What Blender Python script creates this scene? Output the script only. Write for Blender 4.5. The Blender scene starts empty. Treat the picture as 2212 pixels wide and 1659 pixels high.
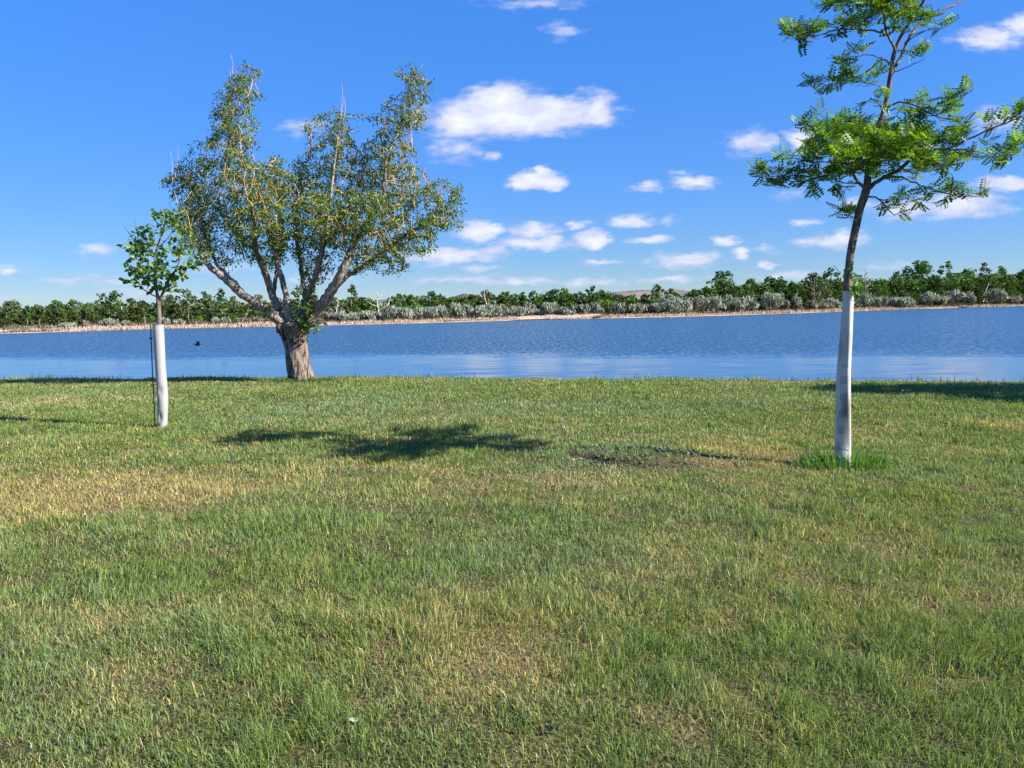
import bpy, math, random
import numpy as np
from mathutils import Vector, Matrix, kdtree

random.seed(7)
rng = np.random.default_rng(11)
scene = bpy.context.scene
COL = scene.collection
R = math.radians

# ------------------------------------------------------------------ camera model (used to place things on the terrain)
W_, H_, F_ = 2212.0, 1659.0, 1640.0
EYE = 1.5
PITCH = math.atan((829.5 - 660.0) / F_)
ROLL = math.atan(40.0 / 2212.0)
WATER = -1.5


def ray(vx, vy):
    cu, cv = (vx - 1106.0) / F_, (829.5 - vy) / F_
    u = cu * math.cos(ROLL) + cv * math.sin(ROLL)
    v = -cu * math.sin(ROLL) + cv * math.cos(ROLL)
    return np.array([u, math.cos(PITCH) + v * math.sin(PITCH), -math.sin(PITCH) + v * math.cos(PITCH)])


def at(vx, vy, d):
    r = ray(vx, vy)
    return np.array([0, 0, EYE]) + r * (d / r[1])


# ------------------------------------------------------------------ noise
def _hash(ix, iy, seed):
    n = (ix.astype(np.int64) * 374761393 + iy.astype(np.int64) * 668265263 + seed * 974711) & 0x7fffffff
    n = ((n ^ (n >> 13)) * 1274126177) & 0x7fffffff
    n = (n ^ (n >> 16)) & 0xffff
    return n / 65535.0


def vnoise(x, y, seed=0):
    ix, iy = np.floor(x), np.floor(y)
    fx, fy = x - ix, y - iy
    fx = fx * fx * (3 - 2 * fx); fy = fy * fy * (3 - 2 * fy)
    ix = ix.astype(np.int64); iy = iy.astype(np.int64)
    a = _hash(ix, iy, seed); b = _hash(ix + 1, iy, seed); c = _hash(ix, iy + 1, seed); d = _hash(ix + 1, iy + 1, seed)
    return (a * (1 - fx) + b * fx) * (1 - fy) + (c * (1 - fx) + d * fx) * fy


def fbm(x, y, seed=0, octv=4):
    x = np.asarray(x, float); y = np.asarray(y, float)
    s = 0; amp = 0.5; tot = 0
    for k in range(octv):
        s = s + amp * vnoise(x * 2 ** k + 17.3 * k, y * 2 ** k - 9.1 * k, seed + k)
        tot += amp; amp *= 0.5
    return s / tot


# ------------------------------------------------------------------ terrain
def shore_y(x):
    x = np.asarray(x, float)
    return 18.85 - 0.268 * np.clip(x, -70, 45) + 0.25 * (fbm(x * 0.35, x * 0 + 3.3, 5, 3) - 0.5)


_ps = np.array([-6.0, -4.0, -1.6, -0.5, 0.0, 1.0, 4.0, 8.0, 12.0, 60.0])
_pz = np.array([-2.6, -1.75, -0.80, -0.42, -0.32, -0.27, -0.18, -0.10, 0.0, 0.0])


def guard_shadow_line(x, y):
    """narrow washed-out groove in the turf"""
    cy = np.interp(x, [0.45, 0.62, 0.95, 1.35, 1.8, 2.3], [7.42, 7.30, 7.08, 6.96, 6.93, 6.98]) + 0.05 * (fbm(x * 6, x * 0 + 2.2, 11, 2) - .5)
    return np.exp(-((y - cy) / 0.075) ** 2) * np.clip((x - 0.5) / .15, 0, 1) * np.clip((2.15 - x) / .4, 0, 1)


def soil_shadow_mask(x, y):
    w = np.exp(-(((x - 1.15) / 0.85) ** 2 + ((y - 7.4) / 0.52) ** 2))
    return np.clip(guard_shadow_line(x, y) * 1.3 + w * np.clip((fbm(x * 4, y * 7, 91, 3) - 0.42) * 6, 0, 1), 0, 1)  # guard's shadow painted along the groove, plus the patchy bare soil


def gz(x, y):
    x = np.asarray(x, float); y = np.asarray(y, float)
    s = shore_y(x) - y
    z = np.interp(s, _ps, _pz)
    z = z - 0.012 * np.clip(-x - 4, 0, 20) * np.clip((7 - s) / 6, 0, 1)
    z = z + 0.05 * (fbm(x * 0.45, y * 0.45, 21, 3) - 0.5) + 0.025 * (fbm(x * 1.9, y * 1.9, 31, 3) - 0.5)
    z = z + 0.06 * np.exp(-(((x - 1.05) / 0.85) ** 2 + ((y - 7.45) / 0.42) ** 2)) - 0.10 * guard_shadow_line(x, y)  # turf hump, and a dip cut along the guard's shadow line
    return z


def ground_hit(vx, vy):
    r = ray(vx, vy); r = r / r[1]
    d = np.arange(1.5, 30, 0.01)
    P = np.array([0, 0, EYE]) + d[:, None] * r
    hit = np.nonzero(P[:, 2] <= gz(P[:, 0], P[:, 1]))[0]
    return P[hit[0]] if len(hit) else P[-1]


# ------------------------------------------------------------------ mesh helpers
def link(o, parent=None):
    COL.objects.link(o)
    if parent is not None:
        o.parent = parent
    return o


def mesh_np(name, V, faces, mat=None, parent=None, col=None, smooth=False, loc=None):
    """faces: list of (n,k) int arrays; col: (N,3) per vertex colour"""
    V = np.asarray(V, np.float32)
    if loc is not None:
        V = V - np.asarray(loc, np.float32)
    me = bpy.data.meshes.new(name)
    faces = [np.asarray(f, np.int32) for f in faces if len(f)]
    nl = sum(f.size for f in faces); nf = sum(len(f) for f in faces)
    me.vertices.add(len(V)); me.vertices.foreach_set('co', V.ravel())
    me.loops.add(nl); me.loops.foreach_set('vertex_index', np.concatenate([f.ravel() for f in faces]))
    me.polygons.add(nf)
    tot = np.concatenate([np.full(len(f), f.shape[1], np.int32) for f in faces])
    st = np.concatenate([[0], np.cumsum(tot)[:-1]]).astype(np.int32)
    me.polygons.foreach_set('loop_start', st)
    if smooth:
        me.polygons.foreach_set('use_smooth', np.ones(nf, bool))
    else:
        me.polygons.foreach_set('use_smooth', np.zeros(nf, bool))
    if col is not None:
        c = np.ones((len(V), 4), np.float32); c[:, :3] = col
        a = me.color_attributes.new('tint', 'FLOAT_COLOR', 'POINT')
        a.data.foreach_set('color', c.ravel())
    me.update(calc_edges=True); me.validate()
    if mat:
        me.materials.append(mat)
    o = bpy.data.objects.new(name, me)
    if loc is not None and parent is None:
        o.location = loc
    return link(o, parent)


class Geo:
    def __init__(s):
        s.V = []; s.T = []; s.Q = []; s.C = []; s.n = 0

    def add(s, V, tris=None, quads=None, col=None):
        V = np.asarray(V, float).reshape(-1, 3)
        s.V.append(V)
        if tris is not None and len(tris): s.T.append(np.asarray(tris, int) + s.n)
        if quads is not None and len(quads): s.Q.append(np.asarray(quads, int) + s.n)
        if col is None: col = (1, 1, 1)
        col = np.asarray(col, float)
        s.C.append(np.broadcast_to(col, (len(V), 3)) if col.ndim == 1 else col)
        s.n += len(V)

    def build(s, name, mat, parent=None, smooth=False, loc=None):
        fs = []
        if s.T: fs.append(np.concatenate(s.T))
        if s.Q: fs.append(np.concatenate(s.Q))
        return mesh_np(name, np.concatenate(s.V), fs, mat, parent, np.concatenate(s.C), smooth, loc)


def thing(name, label, cat, loc=(0, 0, 0), group=None):
    o = bpy.data.objects.new(name, None)
    o.empty_display_size = 0.3
    o.location = [float(v) for v in loc]
    link(o)
    tag(o, label, cat, group)
    return o


def tag(o, label, cat, group=None, kind=None):
    if label: o['label'] = label
    if cat: o['category'] = cat
    if group: o['group'] = group
    if kind: o['kind'] = kind
    return o


def norm(a):
    a = np.asarray(a, float)
    return a / np.maximum(np.linalg.norm(a, axis=-1, keepdims=True), 1e-9)


def resample(P, step):
    P = np.asarray(P, float)
    # catmull-rom through the points
    if len(P) > 2:
        Q = [P[0]]
        E = np.vstack([2 * P[0] - P[1], P, 2 * P[-1] - P[-2]])
        for i in range(1, len(E) - 2):
            a, b, c, d = E[i - 1], E[i], E[i + 1], E[i + 2]
            for t in np.linspace(0, 1, 9)[1:]:
                Q.append(0.5 * ((2 * b) + (-a + c) * t + (2 * a - 5 * b + 4 * c - d) * t * t + (-a + 3 * b - 3 * c + d) * t ** 3))
        P = np.array(Q)
    L = np.concatenate([[0], np.cumsum(np.linalg.norm(np.diff(P, axis=0), axis=1))])
    n = max(2, int(L[-1] / step) + 1)
    s = np.linspace(0, L[-1], n)
    return np.stack([np.interp(s, L, P[:, k]) for k in range(P.shape[1])], 1)


def tube(geo, P, rad, seg=8, col=(1, 1, 1), cap=True, rough=0.0, seed=0):
    P = np.asarray(P, float); rad = np.broadcast_to(np.asarray(rad, float), (len(P),))
    T = norm(np.gradient(P, axis=0))
    up = np.array([0.0, 0, 1]) if abs(T[0][2]) < 0.9 else np.array([0, 1.0, 0])
    n = norm(np.cross(T[0], up))
    V = []
    an = np.linspace(0, 2 * math.pi, seg, endpoint=False)
    rr = np.random.default_rng(seed)
    for i in range(len(P)):
        n = norm(n - T[i] * np.dot(n, T[i]))
        b = np.cross(T[i], n)
        k = 1 + (rough * (rr.random(seg) - 0.5) if rough else 0)
        V.append(P[i] + (np.cos(an) * rad[i] * k)[:, None] * n + (np.sin(an) * rad[i] * k)[:, None] * b)
    V = np.concatenate(V)
    q = []
    for i in range(len(P) - 1):
        for j in range(seg):
            a = i * seg + j; c = i * seg + (j + 1) % seg
            q.append((a, c, c + seg, a + seg))
    t = []
    if cap:
        V = np.vstack([V, P[0], P[-1]])
        n0 = len(V) - 2
        for j in range(seg):
            t.append((n0, (j + 1) % seg, j))
            e = (len(P) - 1) * seg
            t.append((n0 + 1, e + j, e + (j + 1) % seg))
    geo.add(V, t, q, col)


# ------------------------------------------------------------------ materials
def newmat(name):
    m = bpy.data.materials.new(name); m.use_nodes = True
    nt = m.node_tree; nt.nodes.clear()
    out = nt.nodes.new('ShaderNodeOutputMaterial')
    return m, nt, out


def N(nt, t, **kw):
    n = nt.nodes.new(t)
    for k, v in kw.items():
        if k.startswith('i_'):
            n.inputs[k[2:].replace('_', ' ')].default_value = v
        else:
            setattr(n, k, v)
    return n


def ramp(nt, fac, stops):
    n = nt.nodes.new('ShaderNodeValToRGB')
    e = n.color_ramp.elements
    while len(e) < len(stops): e.new(0.5)
    for i, (p, c) in enumerate(stops):
        e[i].position = p; e[i].color = (*c, 1) if len(c) == 3 else c
    nt.links.new(fac, n.inputs['Fac'])
    return n.outputs['Color']


def leaf_material(name, trans=0.35, gloss=0.06, rough=0.45, tr_tint=(1.15, 1.25, 0.5)):
    m, nt, out = newmat(name)
    at_ = N(nt, 'ShaderNodeAttribute', attribute_name='tint')
    d = N(nt, 'ShaderNodeBsdfDiffuse'); nt.links.new(at_.outputs['Color'], d.inputs['Color'])
    mul = N(nt, 'ShaderNodeMix', data_type='RGBA', blend_type='MULTIPLY'); mul.inputs['Factor'].default_value = 1
    nt.links.new(at_.outputs['Color'], mul.inputs['A']); mul.inputs['B'].default_value = (*tr_tint, 1)
    t = N(nt, 'ShaderNodeBsdfTranslucent'); nt.links.new(mul.outputs['Result'], t.inputs['Color'])
    mx = N(nt, 'ShaderNodeMixShader'); mx.inputs[0].default_value = trans
    nt.links.new(d.outputs[0], mx.inputs[1]); nt.links.new(t.outputs[0], mx.inputs[2])
    g = N(nt, 'ShaderNodeBsdfGlossy'); g.inputs['Roughness'].default_value = rough; g.inputs['Color'].default_value = (1, 1, 1, 1)
    mg = N(nt, 'ShaderNodeMixShader'); mg.inputs[0].default_value = gloss
    nt.links.new(mx.outputs[0], mg.inputs[1]); nt.links.new(g.outputs[0], mg.inputs[2])
    nt.links.new(mg.outputs[0], out.inputs['Surface'])
    return m


def bark_material(name, c0, c1, scale=(14, 14, 2.2), bump=0.6, dist=0.03, patch=None):
    m, nt, out = newmat(name)
    tc = N(nt, 'ShaderNodeNewGeometry')
    mp = N(nt, 'ShaderNodeMapping'); mp.inputs['Scale'].default_value = scale
    nt.links.new(tc.outputs['Position'], mp.inputs['Vector'])
    n1 = N(nt, 'ShaderNodeTexNoise'); n1.inputs['Scale'].default_value = 1.0; n1.inputs['Detail'].default_value = 6; n1.inputs['Roughness'].default_value = 0.62; n1.inputs['Distortion'].default_value = 0.6
    nt.links.new(mp.outputs[0], n1.inputs['Vector'])
    c = ramp(nt, n1.outputs['Fac'], [(0.38, c0), (0.46, tuple((a + b) / 2 for a, b in zip(c0, c1))), (0.56, c1)])
    if patch:
        n2 = N(nt, 'ShaderNodeTexNoise'); n2.inputs['Scale'].default_value = 5.0; n2.inputs['Detail'].default_value = 3
        nt.links.new(tc.outputs['Position'], n2.inputs['Vector'])
        f = ramp(nt, n2.outputs['Fac'], [(0.45, (0, 0, 0)), (0.6, (1, 1, 1))])
        mx = N(nt, 'ShaderNodeMix', data_type='RGBA'); nt.links.new(f, mx.inputs['Factor']); nt.links.new(c, mx.inputs['A']); mx.inputs['B'].default_value = (*patch, 1)
        c = mx.outputs['Result']
    b = N(nt, 'ShaderNodeBump'); b.inputs['Strength'].default_value = bump; b.inputs['Distance'].default_value = dist
    nt.links.new(n1.outputs['Fac'], b.inputs['Height'])
    p = N(nt, 'ShaderNodeBsdfPrincipled'); p.inputs['Roughness'].default_value = 0.9; p.inputs['Specular IOR Level'].default_value = 0.15
    nt.links.new(c, p.inputs['Base Color']); nt.links.new(b.outputs[0], p.inputs['Normal'])
    nt.links.new(p.outputs[0], out.inputs['Surface'])
    return m


def plain(name, c, rough=0.7, spec=0.3, var=0.15, scale=6.0, metal=0.0):
    m, nt, out = newmat(name)
    g = N(nt, 'ShaderNodeNewGeometry')
    n1 = N(nt, 'ShaderNodeTexNoise'); n1.inputs['Scale'].default_value = scale; n1.inputs['Detail'].default_value = 4
    nt.links.new(g.outputs['Position'], n1.inputs['Vector'])
    col = ramp(nt, n1.outputs['Fac'], [(0.3, tuple(v * (1 - var) for v in c)), (0.7, tuple(min(1, v * (1 + var)) for v in c))])
    p = N(nt, 'ShaderNodeBsdfPrincipled'); p.inputs['Roughness'].default_value = rough; p.inputs['Specular IOR Level'].default_value = spec; p.inputs['Metallic'].default_value = metal
    nt.links.new(col, p.inputs['Base Color']); nt.links.new(p.outputs[0], out.inputs['Surface'])
    return m


M_LEAF = leaf_material('leaf', 0.42, 0.015, 0.5)
M_LEAF_YOUNG = leaf_material('young_leaf', 0.45, 0.03, 0.5)
M_FAR = leaf_material('far_leaf', 0.25, 0.0, 0.6)
M_GRASS = leaf_material('grass_blade', 0.38, 0.02, 0.6, (1.1, 1.15, 0.6))
M_REED = leaf_material('dry_reed', 0.2, 0.0, 0.6, (1, 1, 0.9))
M_BARK = bark_material('furrowed_bark', (0.018, 0.013, 0.010), (0.29, 0.225, 0.185), (19, 19, 3.4), 1.0, 0.08)
M_LIMB = bark_material('pale_limb_bark', (0.10, 0.078, 0.065), (0.36, 0.285, 0.24), (22, 22, 6), 0.6, 0.02)
M_TWIG = plain('ochre_twig', (0.58, 0.36, 0.15), 0.8, 0.2, 0.35, 3.0)
M_YBARK = bark_material('young_bark', (0.07, 0.055, 0.05), (0.22, 0.17, 0.15), (30, 30, 9), 0.4, 0.01)
M_YTWIG = plain('dark_twig', (0.09, 0.065, 0.05), 0.8, 0.2, 0.3, 8.0)
M_FBARK = plain('far_bark', (0.20, 0.17, 0.14), 0.9, 0.1, 0.4, 1.5)
M_DEAD = plain('bleached_wood', (0.50, 0.46, 0.41), 0.9, 0.1, 0.25, 1.5)
M_BROWNWOOD = plain('brown_driftwood', (0.12, 0.09, 0.075), 0.9, 0.1, 0.5, 1.5)
M_CUT = plain('fresh_cut_wood', (0.72, 0.52, 0.26), 0.8, 0.2, 0.12, 30)
M_RUST = plain('rusty_steel', (0.20, 0.075, 0.03), 0.75, 0.3, 0.5, 25, 0.3)
M_BIRD = plain('black_feather', (0.012, 0.012, 0.016), 0.55, 0.4, 0.3, 20)
M_SCRAP = plain('white_plastic', (0.78, 0.78, 0.76), 0.5, 0.4, 0.08, 40)
M_STONE = plain('grey_stone', (0.42, 0.38, 0.36), 0.85, 0.2, 0.25, 60)


# ------------------------------------------------------------------ world: sky with clouds, and the sun
SUN_AZ, SUN_EL = 20.0, 32.0          # degrees behind the right-hand side, degrees up
sv = Vector((math.cos(R(SUN_AZ)) * math.cos(R(SUN_EL)), -math.sin(R(SUN_AZ)) * math.cos(R(SUN_EL)), math.sin(R(SUN_EL))))
ld = bpy.data.lights.new('sun', 'SUN'); ld.energy = 4.9; ld.angle = R(0.5); ld.color = (1.0, 0.93, 0.82)
lo = bpy.data.objects.new('sun', ld); lo.rotation_euler = (-sv).to_track_quat('-Z', 'Y').to_euler(); lo.location = (30, -10, 40); link(lo)

CLOUDS = [  # vx, vy, rx, ry, weight
    (1120, 250, 205, 42, 1.15), (1085, 216, 85, 34, 1.1), (1000, 265, 80, 28, 1.0), (1290, 238, 50, 38, .9), (1150, 276, 40, 18, .9), (965, 258, 45, 26, .7),
    (985, 322, 60, 34, .55), (1062, 336, 20, 16, .5), (655, 275, 60, 18, .45),
    (1165, 390, 66, 20, 1.15), (1130, 396, 50, 12, .9), (1172, 377, 26, 18, 1.2),
    (1400, 403, 38, 13, .62), (1500, 396, 58, 14, .85), (1470, 378, 26, 10, .4),
    (1625, 306, 66, 27, .68), (1735, 300, 46, 26, .66), (1215, 62, 44, 18, .5), (1150, 5, 120, 16, .45),
    (2140, 80, 80, 28, .8), (2205, 55, 50, 34, .75), (2160, 258, 70, 26, .6), (2175, 397, 80, 17, 1.0),
    (2080, 444, 120, 28, .85), (1960, 455, 100, 24, .65), (1850, 441, 56, 14, .55), (1700, 420, 50, 12, .35),
    (1035, 500, 60, 22, 1.0), (1150, 498, 70, 16, .68), (1150, 526, 100, 16, .85), (1195, 520, 36, 14, 1.0), (1285, 517, 48, 19, 1.25),
    (1250, 483, 26, 11, .7), (1365, 479, 66, 14, .85), (1452, 475, 24, 12, .42), (1405, 518, 54, 11, .85),
    (1565, 521, 34, 12, .95), (1598, 547, 30, 11, 1.1), (1790, 522, 75, 18, .75), (1830, 517, 50, 18, .8), (1740, 481, 32, 10, .6),
    (980, 549, 115, 17, .82), (915, 562, 70, 13, .62), (1060, 541, 50, 12, .7), (1040, 579, 50, 9, .6), (1480, 562, 90, 16, .75), (1290, 567, 45, 9, .62),
    (1650, 571, 24, 9, .85), (1120, 607, 160, 11, .52), (985, 604, 120, 12, .5), (1285, 612, 85, 11, .55), (1450, 602, 105, 11, .5),
    (205, 540, 44, 15, .55), (25, 580, 50, 11, .62), (160, 602, 100, 12, .48), (250, 612, 70, 9, .42), (480, 578, 110, 12, .42),
    (330, 634, 190, 15, .42), (1700, 596, 85, 11, .55), (1660, 540, 26, 9, .45), (60, 640, 160, 16, .25), (1900, 575, 90, 10, .35), (700, 600, 120, 16, .35),
]

world = bpy.data.worlds.new('World'); scene.world = world; world.use_nodes = True
nt = world.node_tree; nt.nodes.clear(); L = nt.links.new
wo = N(nt, 'ShaderNodeOutputWorld')
sky = N(nt, 'ShaderNodeTexSky', sky_type='NISHITA', sun_disc=False)
sky.sun_elevation = R(SUN_EL); sky.sun_rotation = R(90 + SUN_AZ)
sky.air_density = 0.6; sky.dust_density = 0.0; sky.ozone_density = 3.0; sky.altitude = 600
hs = N(nt, 'ShaderNodeHueSaturation'); hs.inputs['Saturation'].default_value = 1.25; hs.inputs['Value'].default_value = 1.0; hs.inputs['Hue'].default_value = 0.507
L(sky.outputs[0], hs.inputs['Color'])
bw = N(nt, 'ShaderNodeRGBToBW'); L(hs.outputs[0], bw.inputs[0])
tc = N(nt, 'ShaderNodeTexCoord')
sep = N(nt, 'ShaderNodeSeparateXYZ'); L(tc.outputs['Generated'], sep.inputs[0])


def M(op, a, b=None, c=None, clamp=False):
    n = nt.nodes.new('ShaderNodeMath'); n.operation = op; n.use_clamp = clamp
    for i, v in enumerate((a, b, c)):
        if v is None: continue
        if isinstance(v, (int, float)): n.inputs[i].default_value = v
        else: L(v, n.inputs[i])
    return n.outputs[0]


def VM(op, a, b=None, c=None):
    n = nt.nodes.new('ShaderNodeVectorMath'); n.operation = op
    for i, v in enumerate((a, b, c)):
        if v is None: continue
        if isinstance(v, (tuple, list)): n.inputs[i].default_value = v
        else: L(v, n.inputs[i])
    return n


fy = M('MAXIMUM', sep.outputs['Y'], 0.02)
u_ = M('DIVIDE', sep.outputs['X'], fy); v_ = M('DIVIDE', sep.outputs['Z'], fy)
comb = N(nt, 'ShaderNodeCombineXYZ'); L(u_, comb.inputs[0]); L(v_, comb.inputs[1])
st = VM('MULTIPLY', comb.outputs[0], (1.0, 2.0, 1.0))
nz = N(nt, 'ShaderNodeTexNoise'); nz.inputs['Scale'].default_value = 26.0; nz.inputs['Detail'].default_value = 5; nz.inputs['Roughness'].default_value = 0.58
L(st.outputs[0], nz.inputs['Vector'])
wv = VM('SUBTRACT', nz.outputs['Color'], (0.5, 0.5, 0.5))
wv = VM('MULTIPLY', wv.outputs[0], (0.062, 0.024, 0.0))
cw = VM('ADD', comb.outputs[0], wv.outputs[0])
acc = None; accs = None
for (cx, cy, rx, ry, w) in CLOUDS:
    r0 = ray(cx, cy); r0 = r0 / r0[1]
    a, b = F_ / (rx * 1.25), F_ / (ry * 1.35)
    ma = VM('MULTIPLY_ADD', cw.outputs[0], (a, b, 0), (-r0[0] * a, -r0[2] * b, 0))
    ln = VM('LENGTH', ma.outputs[0])
    f = M('MULTIPLY_ADD', ln.outputs['Value'], -w, w)
    acc = f if acc is None else M('MAXIMUM', acc, f)
nz2 = N(nt, 'ShaderNodeTexNoise'); nz2.inputs['Scale'].default_value = 48.0; nz2.inputs['Detail'].default_value = 7; nz2.inputs['Roughness'].default_value = 0.6
st2 = VM('MULTIPLY', comb.outputs[0], (0.8, 2.0, 1.0)); L(st2.outputs[0], nz2.inputs['Vector'])
dens = M('ADD', acc, M('MULTIPLY', M('SUBTRACT', nz2.outputs['Fac'], 0.5), 0.75))
mr = N(nt, 'ShaderNodeMapRange', interpolation_type='SMOOTHSTEP'); mr.inputs['From Min'].default_value = 0.02; mr.inputs['From Max'].default_value = 0.62; mr.inputs['To Max'].default_value = 0.94
L(dens, mr.inputs['Value'])
alpha = M('MULTIPLY', mr.outputs[0], M('GREATER_THAN', acc, -0.2))
# cloud body: sunlit white with cooler thin parts
nz3 = N(nt, 'ShaderNodeTexNoise'); nz3.inputs['Scale'].default_value = 20.0; nz3.inputs['Detail'].default_value = 4
L(VM('ADD', st.outputs[0], (3.1, 7.7, 0)).outputs[0], nz3.inputs['Vector'])
lit = M('ADD', M('MULTIPLY', dens, 0.75), M('MULTIPLY', M('SUBTRACT', nz3.outputs['Fac'], 0.5), 1.6), None, True)
ccol = ramp(nt, lit, [(0.0, (0.60, 0.66, 0.92)), (0.5, (0.80, 0.84, 1.0)), (0.95, (1.03, 1.05, 1.10))])
CLOUD_GAIN = 4.2
cg = VM('SCALE', ccol); cg.inputs['Scale'].default_value = CLOUD_GAIN
mix = N(nt, 'ShaderNodeMix', data_type='RGBA'); 
# photographic compression of the sky's brightness range (deep blue overhead, soft towards the horizon)
lum = M('POWER', M('MAXIMUM', bw.outputs[0], 0.05), -0.6)
sc_ = VM('SCALE', hs.outputs[0]); L(M('MULTIPLY', lum, 0.313 * 10 ** 0.6), sc_.inputs['Scale'])
L(alpha, mix.inputs['Factor']); L(sc_.outputs[0], mix.inputs['A']); L(cg.outputs[0], mix.inputs['B'])
bg = N(nt, 'ShaderNodeBackground'); bg.inputs['Strength'].default_value = 0.10
L(mix.outputs['Result'], bg.inputs['Color']); L(bg.outputs[0], wo.inputs['Surface'])
world.cycles.sampling_method = 'MANUAL'; world.cycles.sample_map_resolution = 512

scene.view_settings.view_transform = 'Standard'; scene.view_settings.look = 'None'
scene.view_settings.exposure = 1.25; scene.view_settings.gamma = 1.0

# ------------------------------------------------------------------ camera
cam = bpy.data.cameras.new('camera'); co = bpy.data.objects.new('camera', cam); link(co)
cam.sensor_width = 36; cam.lens = F_ / W_ * 36; cam.clip_end = 5000; cam.clip_start = 0.05
r0v = Vector((1, 0, 0)); U0 = Vector((0, math.sin(PITCH), math.cos(PITCH))); fw = Vector((0, math.cos(PITCH), -math.sin(PITCH)))
rv = math.cos(ROLL) * r0v - math.sin(ROLL) * U0; uv = math.sin(ROLL) * r0v + math.cos(ROLL) * U0
mw = Matrix((rv, uv, -fw)).transposed().to_4x4(); mw.translation = (0, 0, EYE)
co.matrix_world = mw
scene.camera = co
scene.cycles.max_bounces = 6; scene.cycles.diffuse_bounces = 3; scene.cycles.glossy_bounces = 3; scene.cycles.transmission_bounces = 3

# ------------------------------------------------------------------ lawn sheet
# patches of colour in the turf: (vx, vy, half width, half height, dryness, greyness)
PATCH_V = [
    (60, 1075, 240, 45, .95, 0), (330, 1060, 200, 40, .75, 0), (120, 985, 180, 35, .55, 0), (480, 960, 90, 14, .55, 0), (700, 1010, 160, 22, .55, 0),
    (1620, 975, 110, 26, .9, 0), (1540, 1005, 120, 14, .7, 0), (2160, 920, 70, 12, .9, 0), (1230, 1040, 120, 12, .6, 0), (900, 905, 70, 12, .5, 0),
    (120, 868, 120, 12, .7, 0), (1000, 1020, 140, 18, .5, 0), (640, 880, 120, 14, .0, .8), (820, 880, 120, 25, .0, .7), (560, 915, 90, 14, .0, .7), (200, 855, 170, 16, 0, .5),
    (1310, 995, 140, 34, .15, 1.0), (1250, 1030, 110, 16, .0, .9), (760, 1018, 70, 10, .0, .8), (1150, 880, 260, 22, 0, .55), (1600, 870, 220, 22, 0, .5),
    (880, 1340, 110, 30, .40, .1), (1130, 1420, 120, 35, .48, .3), (620, 1440, 120, 30, .4, .1), (1000, 1530, 150, 30, .4, .2), (1300, 1400, 90, 35, .6, 0),
    (1500, 1250, 160, 30, .5, .0), (2080, 1300, 160, 40, .5, .3), (1900, 1140, 180, 30, .35, .0), (1560, 1480, 130, 40, .4, .4), (2050, 1520, 130, 60, .5, .1),
    (300, 1340, 160, 40, .35, .2), (200, 1480, 160, 50, .5, .0), (1700, 1580, 120, 40, .3, .0), (1620, 1330, 100, 30, .35, .4), (460, 1180, 200, 30, .0, .6), (1250, 1200, 220, 30, .0, .45),
]
PATCH = []
for (vx, vy, rx, ry, dry, grey) in PATCH_V:
    p = ground_hit(vx, vy); a = ground_hit(vx + rx, vy); b = ground_hit(vx, vy - ry); c = ground_hit(vx, min(vy + ry, 1650))
    PATCH.append((p[0], (b[1] + c[1]) / 2, abs(a[0] - p[0]), max(abs(b[1] - c[1]) / 2, 0.08), dry, grey))


def turf(x, y):
    """(dryness, greyness) of the turf at ground points"""
    wx = x + 0.5 * (fbm(x * 1.3, y * 1.3, 41, 3) - .5); wy = y + 0.5 * (fbm(x * 1.3 + 50, y * 1.3, 42, 3) - .5)
    base = fbm(x * 0.55, y * 0.8, 51, 4); fine = fbm(x * 3.2, y * 3.2, 61, 4)
    dry = 0.16 + 0.9 * np.clip(base - 0.47, 0, 1) + 0.9 * np.clip(fine - 0.5, -0.15, 1)
    grey = 0.25 + 1.2 * np.clip(fbm(x * 0.7 + 9, y * 0.9, 71, 4) - 0.5, -.3, 1)
    for (px, py, rx, ry, d, g) in PATCH:
        w = np.exp(-(((wx - px) / rx) ** 2 + ((wy - py) / ry) ** 2) * 0.9)
        dry = dry + w * (d - 0.1) * ((0.95 if d > .6 else 0.7) if d > 0 else 0.5) * (0.7 + 0.65 * fine); grey = grey + w * g * 0.8
    return np.clip(dry, 0.02, 0.95), np.clip(grey, 0, 1)


def ns(lo, hi, n, p=1.0):
    t = np.linspace(0, 1, n); return lo + (hi - lo) * t ** p


xs = np.unique(np.concatenate([np.linspace(-16, 16, 215), np.linspace(0, 2.6, 90), -ns(16, 220, 40, 1.8), ns(16, 220, 40, 1.8)]))
ss = np.unique(np.concatenate([np.linspace(-6, 18, 165), np.linspace(10.4, 12.6, 110), ns(18, 70, 30, 1.6)]))   # distance from the waterside edge
X, S = np.meshgrid(xs, ss)
Y = shore_y(X) - S
Z = gz(X, Y)
V = np.stack([X.ravel(), Y.ravel(), Z.ravel()], 1)
nx, ny = len(xs), len(ss)
ii = np.arange(ny - 1)[:, None] * nx + np.arange(nx - 1)[None]
Q = np.stack([ii, ii + nx, ii + nx + 1, ii + 1], -1).reshape(-1, 4)
dr, gr = turf(V[:, 0], V[:, 1])
tcol = (1 - dr)[:, None] * np.array([0.070, 0.080, 0.030]) + dr[:, None] * np.array([0.22, 0.165, 0.09])
sm_ = soil_shadow_mask(V[:, 0], V[:, 1])[:, None]; tcol = tcol * (1 - sm_) + sm_ * np.array([0.075, 0.070, 0.058])  # soil tint on the bare patch, also darkening the guard's shadow line
ml, nt2, out = newmat('lawn_thatch')
a_ = N(nt2, 'ShaderNodeAttribute', attribute_name='tint'); g_ = N(nt2, 'ShaderNodeNewGeometry')
nn = N(nt2, 'ShaderNodeTexNoise'); nn.inputs['Scale'].default_value = 55; nn.inputs['Detail'].default_value = 5; nt2.links.new(g_.outputs['Position'], nn.inputs['Vector'])
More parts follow.
